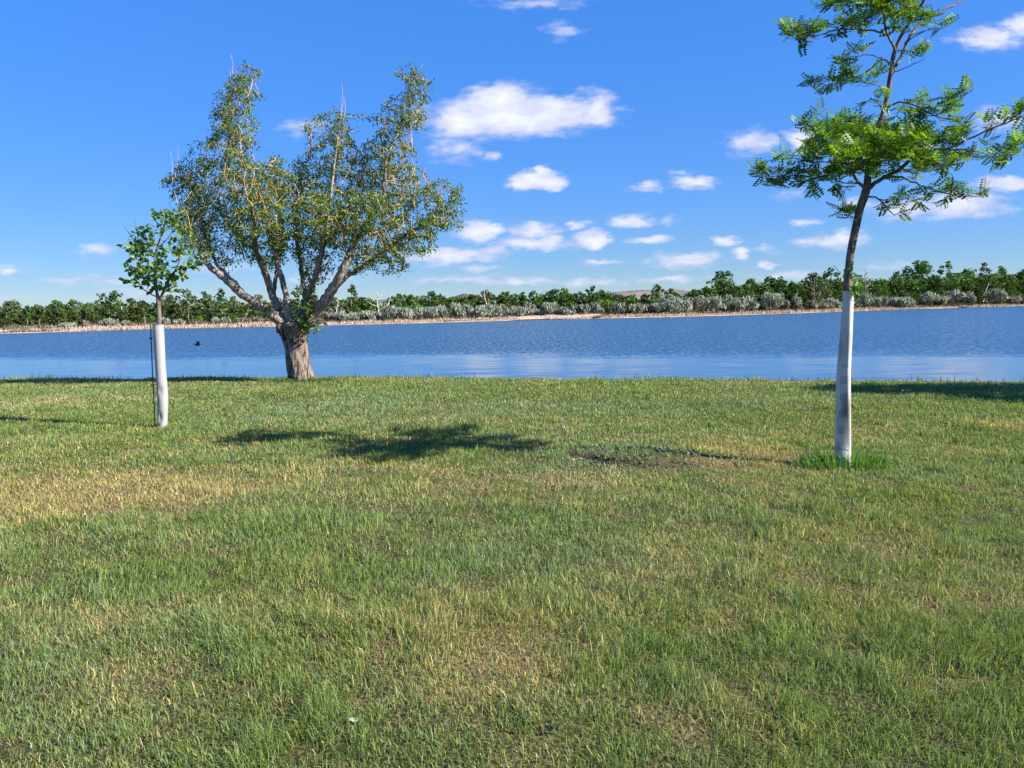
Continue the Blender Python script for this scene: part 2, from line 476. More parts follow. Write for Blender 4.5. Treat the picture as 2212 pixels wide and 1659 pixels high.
soil = ramp(nt2, nn.outputs['Fac'], [(0.35, (0.28, 0.24, 0.2)), (0.5, (0.9, 0.88, 0.8)), (0.7, (1.5, 1.4, 1.2))])
mm = N(nt2, 'ShaderNodeMix', data_type='RGBA', blend_type='MULTIPLY'); mm.inputs['Factor'].default_value = 1
nt2.links.new(a_.outputs['Color'], mm.inputs['A']); nt2.links.new(soil, mm.inputs['B'])
bb = N(nt2, 'ShaderNodeBump'); bb.inputs['Strength'].default_value = 0.8; bb.inputs['Distance'].default_value = 0.03; nt2.links.new(nn.outputs['Fac'], bb.inputs['Height'])
pp = N(nt2, 'ShaderNodeBsdfPrincipled'); pp.inputs['Roughness'].default_value = 0.95; pp.inputs['Specular IOR Level'].default_value = 0.1
nt2.links.new(mm.outputs['Result'], pp.inputs['Base Color']); nt2.links.new(bb.outputs[0], pp.inputs['Normal']); nt2.links.new(pp.outputs[0], out.inputs['Surface'])
lawn = mesh_np('lawn', V, [Q], ml, None, tcol, True)
tag(lawn, None, None, kind='structure')


# ------------------------------------------------------------------ grass blades
PAL = np.array([[0.162, 0.238, 0.058], [0.096, 0.164, 0.034], [0.225, 0.300, 0.092],      # greens
                [0.190, 0.255, 0.115], [0.240, 0.308, 0.165],                            # grey / blue-greens
                [0.300, 0.286, 0.044], [0.208, 0.228, 0.036],                            # yellow-greens
                [0.520, 0.420, 0.180], [0.360, 0.272, 0.115], [0.590, 0.495, 0.255]]) * np.array([1.08, 1.08, 1.0])    # straw


def blades(px, py, h, w, lean, ldir, colr, name, label, cat='grass', parent=None, kind='stuff', base_sink=0.006):
    n = len(px)
    pz = gz(px, py) - base_sink
    B = np.stack([px, py, pz], 1)
    ya = rng.random(n) * 2 * math.pi
    wd = np.stack([np.cos(ya), np.sin(ya), np.zeros(n)], 1)
    ld_ = np.stack([np.cos(ldir), np.sin(ldir), np.zeros(n)], 1)
    up = np.array([0, 0, 1.0])
    a1 = lean * 0.45
    m = B + ld_ * (np.sin(a1) * h * 0.55)[:, None] + up * (np.cos(a1) * h * 0.55)[:, None]
    a2 = np.minimum(lean * 1.35, 1.75)
    t = m + ld_ * (np.sin(a2) * h * 0.5)[:, None] + up * (np.cos(a2) * h * 0.5)[:, None]
    hw = (w * 0.5)[:, None]
    V = np.empty((n, 5, 3), np.float32)
    V[:, 0] = B - wd * hw; V[:, 1] = B + wd * hw; V[:, 2] = m + wd * hw * 0.85; V[:, 3] = m - wd * hw * 0.85; V[:, 4] = t
    i0 = np.arange(n)[:, None] * 5
    q = i0 + np.array([[0, 1, 2, 3]]); tr = i0 + np.array([[3, 2, 4]])
    c = np.repeat(colr, 5, axis=0)
    o = mesh_np(name, V.reshape(-1, 3), [tr, q], M_GRASS, parent, c, False)
    if parent is None:
        tag(o, label, cat, kind=kind)
    return o


def blade_colours(n, dry, grey, extra_dark=0.0):
    r = rng.random(n); k = np.empty(n, int)
    isd = r < np.clip(dry - 0.20, 0, 1) * 0.9
    r2 = rng.random(n)
    k[:] = np.where(r2 < 0.42, 0, np.where(r2 < 0.68, 1, 2))
    gsel = rng.random(n) < grey * 0.8
    k = np.where(gsel, np.where(r2 < 0.55, 3, 4), k)
    ysel = rng.random(n) < 0.10 + 0.25 * dry
    k = np.where(ysel & ~gsel, np.where(r2 < 0.5, 5, 6), k)
    k = np.where(isd, np.where(r2 < 0.5, 7, np.where(r2 < 0.8, 8, 9)), k)
    c = PAL[k] * (0.55 + 0.8 * rng.random(n))[:, None]
    return c


def density(y): return 19500.0 * np.minimum(1.0, (3.3 / np.maximum(y, 0.5)) ** 1.55)


yy = np.linspace(1.75, 24.0, 2000)
wid = 1.46 * yy + 5.2
pdf = density(yy) * wid
NB = int(np.sum(pdf) * (yy[1] - yy[0]))
cdf = np.cumsum(pdf); cdf /= cdf[-1]
gy = np.interp(rng.random(NB), cdf, yy)
gx = (rng.random(NB) - 0.5) * (1.46 * gy + 5.2)
keep = gy < shore_y(gx) + 0.55
gx, gy = gx[keep], gy[keep]
# clumping
cl = fbm(gx * 7.0, gy * 7.0, 81, 3); keep = rng.random(len(gx)) < np.clip(0.25 + 1.9 * (cl - 0.28), 0.12, 1)
gx, gy, cl = gx[keep], gy[keep], cl[keep]
dry, grey = turf(gx, gy)
bare = soil_shadow_mask(gx, gy)
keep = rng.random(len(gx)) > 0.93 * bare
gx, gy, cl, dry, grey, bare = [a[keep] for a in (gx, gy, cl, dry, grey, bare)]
n = len(gx)
hh = (0.022 + 0.036 * rng.random(n) ** 1.6) * (0.62 + 0.95 * np.clip(fbm(gx * 1.6, gy * 1.6, 101, 3), 0, 1)) * (0.75 + 0.6 * cl) * (1 - 0.15 * dry) * (1 - 0.35 * bare)
tuf = np.clip(fbm(gx * 2.3 + 7, gy * 2.3, 151, 3) - .56, 0, 1) * 5; hh = hh * (1 + .75 * np.clip(tuf, 0, 1)); hh = np.where(rng.random(n) < 0.02, hh * 1.4, hh)
ww = np.maximum(0.0019 + 0.0020 * rng.random(n), 0.00085 * gy * (0.7 + 0.6 * rng.random(n)))
ld0 = fbm(gx * 0.9, gy * 0.9, 111, 3) * 4 * math.pi + fbm(gx * 4, gy * 4, 112, 2) * 3
lean = np.abs(rng.normal(0.62, 0.38, n)); lean = np.where(rng.random(n) < 0.16 + 0.15 * dry, 1.2 + 0.35 * rng.random(n), lean)
grass = blades(gx, gy, hh, ww, lean, ld0 + rng.normal(0, 1.5, n), blade_colours(n, dry, grey), 'grass', 'mown lawn of mixed green and straw coloured grass running down to the lake')
print('blades', n)
# flat dry thatch lying between the living blades
n = 230000
ty = np.interp(rng.random(n), cdf, yy); tx_ = (rng.random(n) - 0.5) * (1.46 * ty + 5.2)
kp = (ty < shore_y(tx_) + 0.3); tx_, ty = tx_[kp], ty[kp]
td2, _g = turf(tx_, ty)
kp = rng.random(len(tx_)) < 0.05 + 0.85 * td2 * fbm(tx_ * 5, ty * 5, 141, 3); tx_, ty = tx_[kp], ty[kp]; n = len(tx_)
TP = np.array([[.30, .22, .12], [.20, .145, .08], [.40, .31, .17], [.26, .185, .11]])
blades(tx_, ty, 0.03 + 0.05 * rng.random(n), np.maximum(0.002 + 0.002 * rng.random(n), 0.00075 * ty), 1.25 + 0.3 * rng.random(n), rng.random(n) * 6.283, TP[rng.integers(0, 4, n)] * (.7 + .6 * rng.random(n))[:, None], 'thatch', 'dry brown thatch lying flat among the living grass', base_sink=-0.008)
print('thatch', n)

# low broad-leaved weeds: grey-green mats on the scar and scattered rosettes
WV = []; WC = []
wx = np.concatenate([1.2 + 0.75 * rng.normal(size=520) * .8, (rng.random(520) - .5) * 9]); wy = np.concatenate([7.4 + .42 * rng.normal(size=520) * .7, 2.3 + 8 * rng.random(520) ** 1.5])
cen = (np.repeat(wx[520:].reshape(-1, 8)[:, 0], 8) + rng.normal(size=520) * .03); wx[520:] = cen
wy[520:] = np.repeat(wy[520:].reshape(-1, 8)[:, 0], 8) + rng.normal(size=520) * .03
WEED = (wx, wy)

# uncut stalks along the waterside edge
n = 5200
ex = (rng.random(n) - 0.55) * 40; es = rng.random(n) ** 1.5 * 0.9 - 0.45
ey = shore_y(ex) - es
kp = fbm(ex * 0.8, ex * 0, 121, 3) > 0.42
ex, ey = ex[kp], ey[kp]; n = len(ex)
eh = 0.04 + 0.20 * rng.random(n) ** 3 * (.4 + 1.2 * fbm(ex * .5, ex * 0 + 4, 161, 3))
c = PAL[rng.choice([0, 1, 2, 5, 8], n, p=[.35, .35, .15, .1, .05])] * (0.7 + .5 * rng.random(n))[:, None]
blades(ex, ey, eh, 0.010 + 0.008 * rng.random(n), np.abs(rng.normal(0.25, 0.2, n)), rng.random(n) * 6.28, c, 'waterside_grass', 'uncut fringe of taller grass and weeds along the lawn edge by the lake')


def tuft(name, label, cx, cy, rx, ry, n, h0, h1, cols, w=0.007, hole=0.0):
    a = rng.random(n) * 6.283; rr_ = np.sqrt(rng.random(n)) * (1 - hole) + hole
    x = cx + np.cos(a) * rr_ * rx; y = cy + np.sin(a) * rr_ * ry
    h = (h0 + (h1 - h0) * rng.random(n) ** 1.5) * (1.15 - 0.55 * rr_)
    c = np.array(cols)[rng.integers(0, len(cols), n)] * (0.75 + 0.5 * rng.random(n))[:, None]
    o = blades(x, y, h, w * (0.7 + 0.6 * rng.random(n)), np.abs(rng.normal(0.5, 0.25, n)), a + rng.normal(0, .6, n), c, name, label, 'grass', None, 'stuff')
    return o


# ------------------------------------------------------------------ water
xw = np.array([-900, 900.0]); V = np.array([[-900, 10, WATER], [900, 10, WATER], [900, 1400, WATER], [-900, 1400, WATER]])
mwt, nt3, out = newmat('lake_water')
g_ = N(nt3, 'ShaderNodeNewGeometry')


def water_noise(scale, rot, loc, detail=3, rough=0.55, dist=0.0):
    mp = N(nt3, 'ShaderNodeMapping'); mp.inputs['Scale'].default_value = scale; mp.inputs['Rotation'].default_value = (0, 0, rot); mp.inputs['Location'].default_value = loc
    nt3.links.new(g_.outputs['Position'], mp.inputs['Vector'])
    n_ = N(nt3, 'ShaderNodeTexNoise'); n_.inputs['Scale'].default_value = 1; n_.inputs['Detail'].default_value = detail; n_.inputs['Roughness'].default_value = rough; n_.inputs['Distortion'].default_value = dist
    nt3.links.new(mp.outputs[0], n_.inputs['Vector'])
    return n_.outputs['Fac'], n_.outputs['Color']


def M3(op, a, b=None, clamp=False):
    n_ = nt3.nodes.new('ShaderNodeMath'); n_.operation = op; n_.use_clamp = clamp
    for i, v in enumerate((a, b)):
        if v is None: continue
        if isinstance(v, (int, float)): n_.inputs[i].default_value = v
        else: nt3.links.new(v, n_.inputs[i])
    return n_.outputs[0]


sp = N(nt3, 'ShaderNodeSeparateXYZ'); nt3.links.new(g_.outputs['Position'], sp.inputs[0])
lee = M3('ADD', M3('ADD', sp.outputs['Y'], M3('MULTIPLY', sp.outputs['X'], 0.24)), M3('MULTIPLY', M3('SUBTRACT', water_noise((0.06, 0.2, 1), 0, (2, 5, 0), 3)[0], 0.5), 14.0))
mrl = N(nt3, 'ShaderNodeMapRange', interpolation_type='SMOOTHSTEP'); mrl.inputs['From Min'].default_value = 41.0; mrl.inputs['From Max'].default_value = 52.0
nt3.links.new(lee, mrl.inputs['Value'])
wind = mrl.outputs[0]


def V3(op, a, b=None, sc=None):
    n_ = nt3.nodes.new('ShaderNodeVectorMath'); n_.operation = op
    for i, v in enumerate((a, b)):
        if v is None: continue
        if isinstance(v, (tuple, list)): n_.inputs[i].default_value = v
        else: nt3.links.new(v, n_.inputs[i])
    if sc is not None: nt3.links.new(sc, n_.inputs['Scale'])
    return n_.outputs[0]


# wave slopes of the wind-ruffled water, almost flat in the lee of the near bank
c1 = V3('SUBTRACT', water_noise((3.4, 1.1, 1), 0.12, (0, 0, 0), 2, 0.5)[1], (.5, .5, .5)); c2 = V3('SUBTRACT', water_noise((8.0, 3.0, 1), -0.1, (4, 9, 0), 2, 0.5)[1], (.5, .5, .5))
sl = V3('ADD', V3('MULTIPLY', c1, (0.45, 0.95, 0)), V3('MULTIPLY', c2, (0.4, 0.7, 0)))
sl = V3('ADD', sl, (0, -0.17, 0))
rip = V3('MULTIPLY', V3('SUBTRACT', water_noise((0.25, 2.2, 1), 0.02, (7, 3, 0), 2, 0.5)[1], (.5, .5, .5)), (0.03, 0.09, 0))
sl = V3('ADD', V3('ADD', V3('SCALE', sl, None, wind), rip), (0, -0.010, 0))
nv = V3('NORMALIZE', V3('ADD', sl, (0, 0, 1)))
pw = N(nt3, 'ShaderNodeBsdfPrincipled'); pw.inputs['IOR'].default_value = 1.33
pw.inputs['Base Color'].default_value = (0.034, 0.082, 0.135, 1); pw.inputs['Roughness'].default_value = 0.08
nt3.links.new(nv, pw.inputs['Normal']); nt3.links.new(pw.outputs[0], out.inputs['Surface'])
wt = mesh_np('water', V, [np.array([[0, 1, 2, 3]])], mwt); tag(wt, None, None, kind='structure')

# ------------------------------------------------------------------ far shore
SHORE_V = [(-500, 732), (-200, 727), (0, 721), (130, 717), (300, 711.5), (600, 705), (870, 699), (1070, 693.5), (1150, 690.5), (1300, 688), (1480, 684), (1700, 677.5), (1850, 672), (2000, 667), (2212, 661), (2450, 655), (2700, 650)]


def water_hit(vx, vy):
    r = ray(vx, vy); t = (WATER - EYE) / r[2]
    return np.array([0, 0, EYE]) + r * t


SH = np.array([water_hit(*p) for p in SHORE_V])
SHX = [p[0] for p in SHORE_V]; SHD = SH[:, 1]


def shore_d(vx): return float(np.exp(np.interp(vx, SHX, np.log(SHD))))


sh = resample(SH, 1.0)
tn = norm(np.gradient(sh[:, :2], axis=0)); nrm = np.stack([-tn[:, 1], tn[:, 0]], 1)
k = np.exp(-np.linspace(-2, 2, 41) ** 2); k /= k.sum()
nrm = np.stack([np.convolve(np.pad(nrm[:, i], 20, mode='edge'), k, 'valid') for i in range(2)], 1); nrm = norm(nrm)
offs = np.array([-2.5, -0.3, 0.6, 2.0, 5.0, 12, 30, 80, 200, 420]); zz = np.array([-0.6, -0.06, 0.10, 0.25, 0.4, 0.6, 0.8, 0.9, 1.0, 1.1])
jit = 0.9 * (fbm(np.arange(len(sh)) * 0.14, np.zeros(len(sh)), 131, 4) - 0.5)
V = []
for j, (of, z) in enumerate(zip(offs, zz)):
    wob = jit * (1.6 if j < 5 else 0)
    p = sh[:, :2] + nrm * (of + wob)[:, None]
    zc = WATER + z + (0.12 * (fbm(p[:, 0] * .3, p[:, 1] * .3, 133, 3) - .5) if j > 1 else 0)
    V.append(np.column_stack([p, np.broadcast_to(zc, len(p))]))
V = np.concatenate(V); m_ = len(sh)
ii = np.arange(len(offs) - 1)[:, None] * m_ + np.arange(m_ - 1)[None]
Q = np.stack([ii, ii + 1, ii + m_ + 1, ii + m_], -1).reshape(-1, 4)
mb, ntb, out = newmat('dry_bank')
g_ = N(ntb, 'ShaderNodeNewGeometry'); nn = N(ntb, 'ShaderNodeTexNoise'); nn.inputs['Scale'].default_value = 0.5; nn.inputs['Detail'].default_value = 6
ntb.links.new(g_.outputs['Position'], nn.inputs['Vector'])
c = ramp(ntb, nn.outputs['Fac'], [(0.3, (0.22, 0.17, 0.11)), (0.55, (0.38, 0.30, 0.21)), (0.75, (0.47, 0.385, 0.28))])
p = N(ntb, 'ShaderNodeBsdfPrincipled'); p.inputs['Roughness'].default_value = 0.95; p.inputs['Specular IOR Level'].default_value = 0.1
ntb.links.new(c, p.inputs['Base Color']); ntb.links.new(p.outputs[0], out.inputs['Surface'])
fb = mesh_np('far_bank', V, [Q], mb, None, None, True); tag(fb, None, None, kind='structure')


def bank_z(off): return WATER + float(np.interp(off, offs, zz))


def far_point(vx, back):
    """point on the far bank seen at column vx, `back` metres behind the waterline (measured along the sight line)"""
    d = shore_d(vx) + back
    vy = np.interp(vx, SHX, [p[1] for p in SHORE_V])
    r = ray(vx, vy); r = r / r[1]
    ang = 0.8
    return np.array([r[0] * d, d, bank_z(back * ang)])


def z_of(vy, vx, d):
    r = ray(vx, vy); r = r / r[1]
    return EYE + r[2] * d


# dry reeds and grass along the far waterline
def far_blades(name, label, n, back0, back1, h0, h1, wk, cols, mask=None, vx0=-150, vx1=2360, seed=3, cat='reeds'):
    r_ = np.random.default_rng(seed)
    vx = vx0 + (vx1 - vx0) * r_.random(n)
    if mask is not None:
        k_ = r_.random(n) < mask(vx); vx = vx[k_]; n = len(vx)
    bk = back0 + (back1 - back0) * r_.random(n)
    d = np.exp(np.interp(vx, SHX, np.log(SHD)))
    cx = (vx - 1106) / F_
    P = np.array([far_point(v, b) for v, b in zip(vx, bk)])
    P[:, 2] -= 0.05
    h = (h0 + (h1 - h0) * r_.random(n)) * (0.5 + fbm(vx * 0.03, vx * 0, seed, 3))
    w = wk * d
    a = r_.random(n) * 6.28; wd = np.stack([np.cos(a), np.sin(a), 0 * a], 1)
    tip = P + np.stack([(r_.random(n) - .5) * .5 * h, (r_.random(n) - .5) * .5 * h, h], 1)
    V = np.empty((n, 4, 3)); V[:, 0] = P - wd * w[:, None]; V[:, 1] = P + wd * w[:, None]
    V[:, 2] = tip + wd * w[:, None] * .4; V[:, 3] = tip - wd * w[:, None] * .4
    c = np.array(cols)[r_.integers(0, len(cols), n)] * (0.75 + .5 * r_.random(n))[:, None]
    o = mesh_np(name, V.reshape(-1, 3), [np.arange(n)[:, None] * 4 + np.arange(4)[None]], M_REED, None, np.repeat(c, 4, 0))
    tag(o, label, cat, kind='stuff')
    return o


def reed_mask(vx):
    a = np.interp(vx, [-200, 40, 100, 200, 960, 985, 1085, 1105, 1285, 1320, 1850, 1960, 2020, 2080, 2120, 2200, 2260], [.4, .2, .6, .8, .8, .2, .2, .5, .5, 1, 1, .7, .15, .15, .6, .3, .3])
    return a


far_blades('reeds', 'pale straw coloured reeds and dry grass along the far waterline', 22000, 0.2, 3.6, 0.15, 0.62, 0.00042,
           [(0.54, 0.42, 0.31), (0.47, 0.36, 0.26), (0.61, 0.49, 0.37), (0.34, 0.265, 0.19)], reed_mask)
far_blades('shore_brush', 'low brown brush in front of the shrubs on the far bank', 9000, 4.0, 9.0, 0.2, 0.9, 0.0004,
           [(0.17, 0.13, 0.11), (0.25, 0.2, 0.16), (0.10, 0.11, 0.06)], None, seed=8, cat='brush')


# far leaf clumps
def leaf_cloud(geo, C, rad, n, size, col, r_, up=0.0, elong=1.3, shell=0.55):
    """n leaf-clump quads spread through ellipsoid (centre C, radii rad)"""
    d = norm(r_.normal(size=(n, 3)))
    rr_ = (shell + (1 - shell) * r_.random(n)) ** 0.6 * (0.85 + 0.3 * r_.random(n))
    P = C + d * rr_[:, None] * rad
    a = norm(r_.normal(size=(n, 3)) + np.array([0, 0, up]))
    b = norm(np.cross(a, r_.normal(size=(n, 3))))
    s = size * (0.6 + 0.8 * r_.random(n))[:, None]
    V = np.empty((n, 4, 3))
    V[:, 0] = P - a * s * elong; V[:, 1] = P + b * s * 0.7; V[:, 2] = P + a * s * elong; V[:, 3] = P - b * s * 0.7
    c = np.asarray(col) * (0.7 + 0.6 * r_.random(n))[:, None]
    geo.add(V.reshape(-1, 3), None, np.arange(n)[:, None] * 4 + np.arange(4)[None], np.repeat(c, 4, 0))


KIND = {   # leaf colour, density, lobes, leaf px, trunk fraction
    'cottonwood': dict(col=(0.074, 0.134, 0.036), n=70, lobes=22, px=1.0, bare=0.16),
    'airy': dict(col=(0.095, 0.128, 0.058), n=46, lobes=24, px=1.05, bare=0.20),
    'bright': dict(col=(0.100, 0.185, 0.038), n=66, lobes=22, px=1.1, bare=0.12),
    'juniper': dict(col=(0.056, 0.078, 0.025), n=80, lobes=18, px=1.1, bare=0.03),
}


def far_tree(vx, top, hw, kind, back, label, cat='tree', group=None, name=None, lowtop=None, pale=False):
    r_ = np.random.default_rng(int(vx * 7 + top * 13) % 100000)
    K = KIND[kind]
    d = shore_d(vx) + back
    base = far_point(vx, back); base[2] -= 0.1
    top = top + r_.normal() * 2.5
    zt = z_of(top, vx, d); H = zt - base[2]
    hwid = ((1.2 if top < 600 else 0.95) + .5 * r_.random()) * hw / F_ * d
    root = thing(name or ('juniper' if kind == 'juniper' else 'cottonwood_tree'), label, cat, base, group)
    px = d / 759.0
    g = Geo()
    z0 = K['bare'] * H
    lob = []; sk = r_.random(); ecc = r_.normal(size=2) * .25
    for i in range(K['lobes']):
        t = (i + r_.random()) / K['lobes']
        z = z0 + (H - z0) * (0.10 + 0.80 * t)
        if kind != 'juniper': t = t ** (0.75 + .5 * sk)
        if kind == 'juniper': prof = 1.05 - 0.75 * t
        else: prof = math.sin(math.pi * min(0.96, 0.22 + 0.70 * t)) ** 0.8
        a = r_.random() * 6.28; ro = hwid * prof * (0.9 * r_.random() ** 0.6)
        rr_ = hwid * (0.15 + 0.22 * r_.random()) * (0.75 + 0.3 * prof)
        lob.append((np.array([math.cos(a) * ro + ecc[0] * hwid * t, math.sin(a) * ro + ecc[1] * hwid * t, z + (r_.random() - .5) * .1 * H]), rr_))
    lob.append((np.array([ecc[0] * hwid, ecc[1] * hwid, H - hwid * 0.22]), hwid * 0.24))
    for (C, rr_) in lob:
        sh_ = 0.8 + 0.45 * r_.random()
        n_ = int(K['n'] * (0.6 + 0.8 * r_.random()) * max(0.35, (rr_ / px / 5.0) ** 2))
        leaf_cloud(g, C, np.array([rr_, rr_, rr_ * (0.7 if kind != 'juniper' else 0.6)]), n_, px * K['px'], np.array(K['col']) * sh_, r_)
    tg = Geo()
    bend = (r_.random(2) - .5) * 0.16 * H
    tr = np.array([[0, 0, 0], [bend[0] * .4, bend[1] * .4, z0 * .6], [bend[0], bend[1], z0 + .25 * (H - z0)], [bend[0] * .8, bend[1], z0 + .6 * (H - z0)], [0, 0, H * 0.93]])
    r0_ = max(0.022 * H, 0.6 * px)
    tube(tg, resample(tr, H / 10), np.linspace(r0_, 0.3 * r0_, len(resample(tr, H / 10))), 6)
    for (C, rr_) in lob[:7]:
        s0 = tr[2] * (0.6 + .4 * r_.random()) * np.array([1, 1, 1])
        mid = (s0 + C) / 2 + np.array([0, 0, -0.05 * H])
        q = resample(np.array([s0, mid, C]), H / 8)
        tube(tg, q, np.linspace(0.5 * r0_, 0.2 * r0_, len(q)), 5)
    tg.build('trunk', M_DEAD if pale else M_FBARK, root, True)
    g.build('crown', M_FAR, root)
    return root


def far_shrub(vx, top, bot, hw, label, col=(0.36, 0.41, 0.34), back=6.0, name='silver_shrub', cat='shrub', group='silver shrubs on the far shore', dark=0.35):
    r_ = np.random.default_rng(int(vx * 11 + top * 5) % 100000)
    d = shore_d(vx) + back
    base = far_point(vx, back); base[2] -= 0.05
    zt = z_of(top, vx, d); H = max(0.4, zt - base[2]); top = top + r_.normal() * 3.5 + (4 if vx < 960 else -1); zt = z_of(top, vx, d); H = max(0.4, zt - base[2]); hwid = (0.85 + .95 * r_.random()) * hw / F_ * d; px = d / 759.0
    root = thing(name, label, cat, base, group)
    g = Geo()
    nl = 13
    for i in range(nl):
        a = r_.random() * 6.28; t = r_.random()
        ro = hwid * (0.2 + 0.7 * r_.random()); z = H * (0.46 + 0.42 * t) * (1 - 0.25 * (ro / hwid) ** 2)
        C = np.array([math.cos(a) * ro, math.sin(a) * ro, z]); rr_ = hwid * (0.16 + .20 * r_.random())
        n_ = int(60 * max(0.4, (rr_ / px / 5.0) ** 2))
        leaf_cloud(g, C, np.array([rr_, rr_, min(rr_, H * .3)]), n_, px * 0.95, np.array(col) * (0.8 + .4 * r_.random()), r_, up=2.2, elong=1.9)
    leaf_cloud(g, np.array([0, 0, H * .78]), np.array([hwid * .5, hwid * .5, H * .2]), int(60 * max(.4, (hwid / px / 10) ** 2)), px * .95, np.array(col) * 1.05, r_, up=2.4, elong=2.0)
    tg = Geo()
    for i in range(16):
        a = r_.random() * 6.28; ro = hwid * (0.3 + .6 * r_.random())
        q = resample(np.array([[math.cos(a) * ro * .25, math.sin(a) * ro * .25, 0], [math.cos(a) * ro * .6, math.sin(a) * ro * .6, H * .35], [math.cos(a) * ro, math.sin(a) * ro, H * (0.7 + .2 * r_.random())]]), H / 5)
        tube(tg, q, np.linspace(0.35 * px, 0.15 * px, len(q)), 4)
    tg.build('stems', M_BROWNWOOD, root, True)
    g.build('foliage', M_FAR, root)
    return root


ORD = ['first', 'second', 'third', 'fourth', 'fifth', 'sixth', 'seventh', 'eighth', 'ninth', 'tenth', 'eleventh', 'twelfth', 'thirteenth', 'fourteenth', 'fifteenth', 'sixteenth', 'seventeenth', 'eighteenth', 'nineteenth', 'twentieth']
SECT = [(-200, 342, "from the picture's left edge"), (342, 640, 'right of the small sapling'), (640, 1100, "right of the old tree's trunk"),
        (1100, 1500, 'right of the sandy beach'), (1500, 1828, 'right of the grey hill'), (1828, 2600, 'right of the honey locust guard')]


def place_label(items, vx, kinds_word, look):
    for (a, b, txt) in SECT:
        if a <= vx < b:
            xs_ = sorted(i for i in items if a <= i < b)
            return f'{look} far-shore {kinds_word}, {ORD[xs_.index(vx)]} {txt}'


# ---- trees of the far shore (column, top, half width, kind, metres behind the waterline)
TREES = [
    (21, 650, 20, 'airy', 14), (42, 655, 13, 'airy', 16), (62, 663, 13, 'cottonwood', 13), (89, 662, 15, 'airy', 14), (126, 647, 21, 'cottonwood', 13), (166, 649, 20, 'airy', 16),
    (196, 664, 14, 'airy', 17), (223, 634, 23, 'airy', 17), (260, 627, 18, 'cottonwood', 15), (298, 641, 25, 'airy', 18), (368, 636, 22, 'airy', 16), (408, 621, 24, 'airy', 15), (451, 624, 19, 'airy', 16),
    (481, 622, 16, 'cottonwood', 14), (512, 640, 17, 'airy', 17), (558, 634, 19, 'airy', 16), (595, 645, 18, 'airy', 18),
    (643, 615, 18, 'airy', 18), (690, 640, 18, 'airy', 18), (723, 642, 18, 'airy', 15), (767, 615, 16, 'cottonwood', 16), (800, 648, 16, 'bright', 18), (855, 634, 20, 'cottonwood', 20), (886, 634, 18, 'bright', 22),
    (936, 630, 23, 'cottonwood', 22), (970, 637, 18, 'bright', 20), (1000, 640, 18, 'bright', 22), (1053, 625, 18, 'airy', 20), (1092, 628, 17, 'cottonwood', 22),
    (1134, 625, 13, 'cottonwood', 26), (1180, 624, 22, 'cottonwood', 24), (1229, 625, 20, 'bright', 26), (1275, 618, 17, 'cottonwood', 26), (1306, 624, 18, 'cottonwood', 27), (1351, 636, 18, 'bright', 26),
    (1422, 613, 22, 'cottonwood', 22), (1450, 624, 15, 'cottonwood', 24), (1498, 625, 22, 'cottonwood', 26), (1526, 617, 16, 'bright', 26), (1580, 581, 29, 'cottonwood', 28), (1622, 596, 22, 'bright', 30),
    (1655, 592, 15, 'cottonwood', 32), (1678, 595, 14, 'cottonwood', 30), (1702, 606, 18, 'bright', 28), (1757, 585, 23, 'airy', 24), (1794, 586, 20, 'cottonwood', 28),
    (1858, 591, 22, 'airy', 30), (1909, 601, 21, 'bright', 34), (1938, 589, 16, 'airy', 36), (1987, 559, 29, 'cottonwood', 34), (2018, 590, 18, 'bright', 30), (2051, 560, 23, 'cottonwood', 38), (2080, 577, 18, 'bright', 36),
    (2118, 568, 17, 'airy', 38), (2144, 594, 22, 'bright', 34), (2164, 571, 14, 'cottonwood', 44), (2198, 581, 20, 'cottonwood', 32), (2235, 585, 22, 'bright', 36), (2275, 580, 24, 'cottonwood', 36), (-30, 655, 22, 'cottonwood', 16),
]
LOOKS = {'airy': 'thin-leaved open-crowned', 'cottonwood': 'dense dark green round-crowned', 'bright': 'bright green leafy'}
tx = [t[0] for t in TREES]
for (vx, top, hw, kind, back) in TREES:
    h = 'tall ' if (top < 630 and vx < 1400) or top < 584 else ''
    far_tree(vx, top, hw, kind, back, place_label(tx, vx, 'tree', h + LOOKS[kind]), 'tree', 'deciduous trees on the far shore', pale=vx in (481, 260, 1053))

JUN = [(-8, 668, 22), (18, 672, 18), (48, 676, 18), (88, 668, 20), (128, 666, 20), (160, 672, 18), (204, 664, 22), (240, 668, 18), (276, 662, 22), (312, 662, 20), (362, 668, 20), (392, 660, 20), (430, 664, 22), (468, 672, 18), (510, 664, 22), (545, 672, 18), (1351, 649, 12), (2055, 622, 24), (2010, 628, 22), (1955, 628, 20), (2110, 620, 24), (1560, 640, 16), (1700, 630, 16), (1745, 628, 16), (1640, 640, 16), (1590, 640, 14)]
jx = [j[0] for j in JUN]
for (vx, top, hw) in JUN:
    far_tree(vx, top, hw, 'juniper', 9.5 if vx != 1351 else 6, place_label(jx, vx, 'juniper', 'dark olive bushy'), 'tree', 'junipers on the far shore')

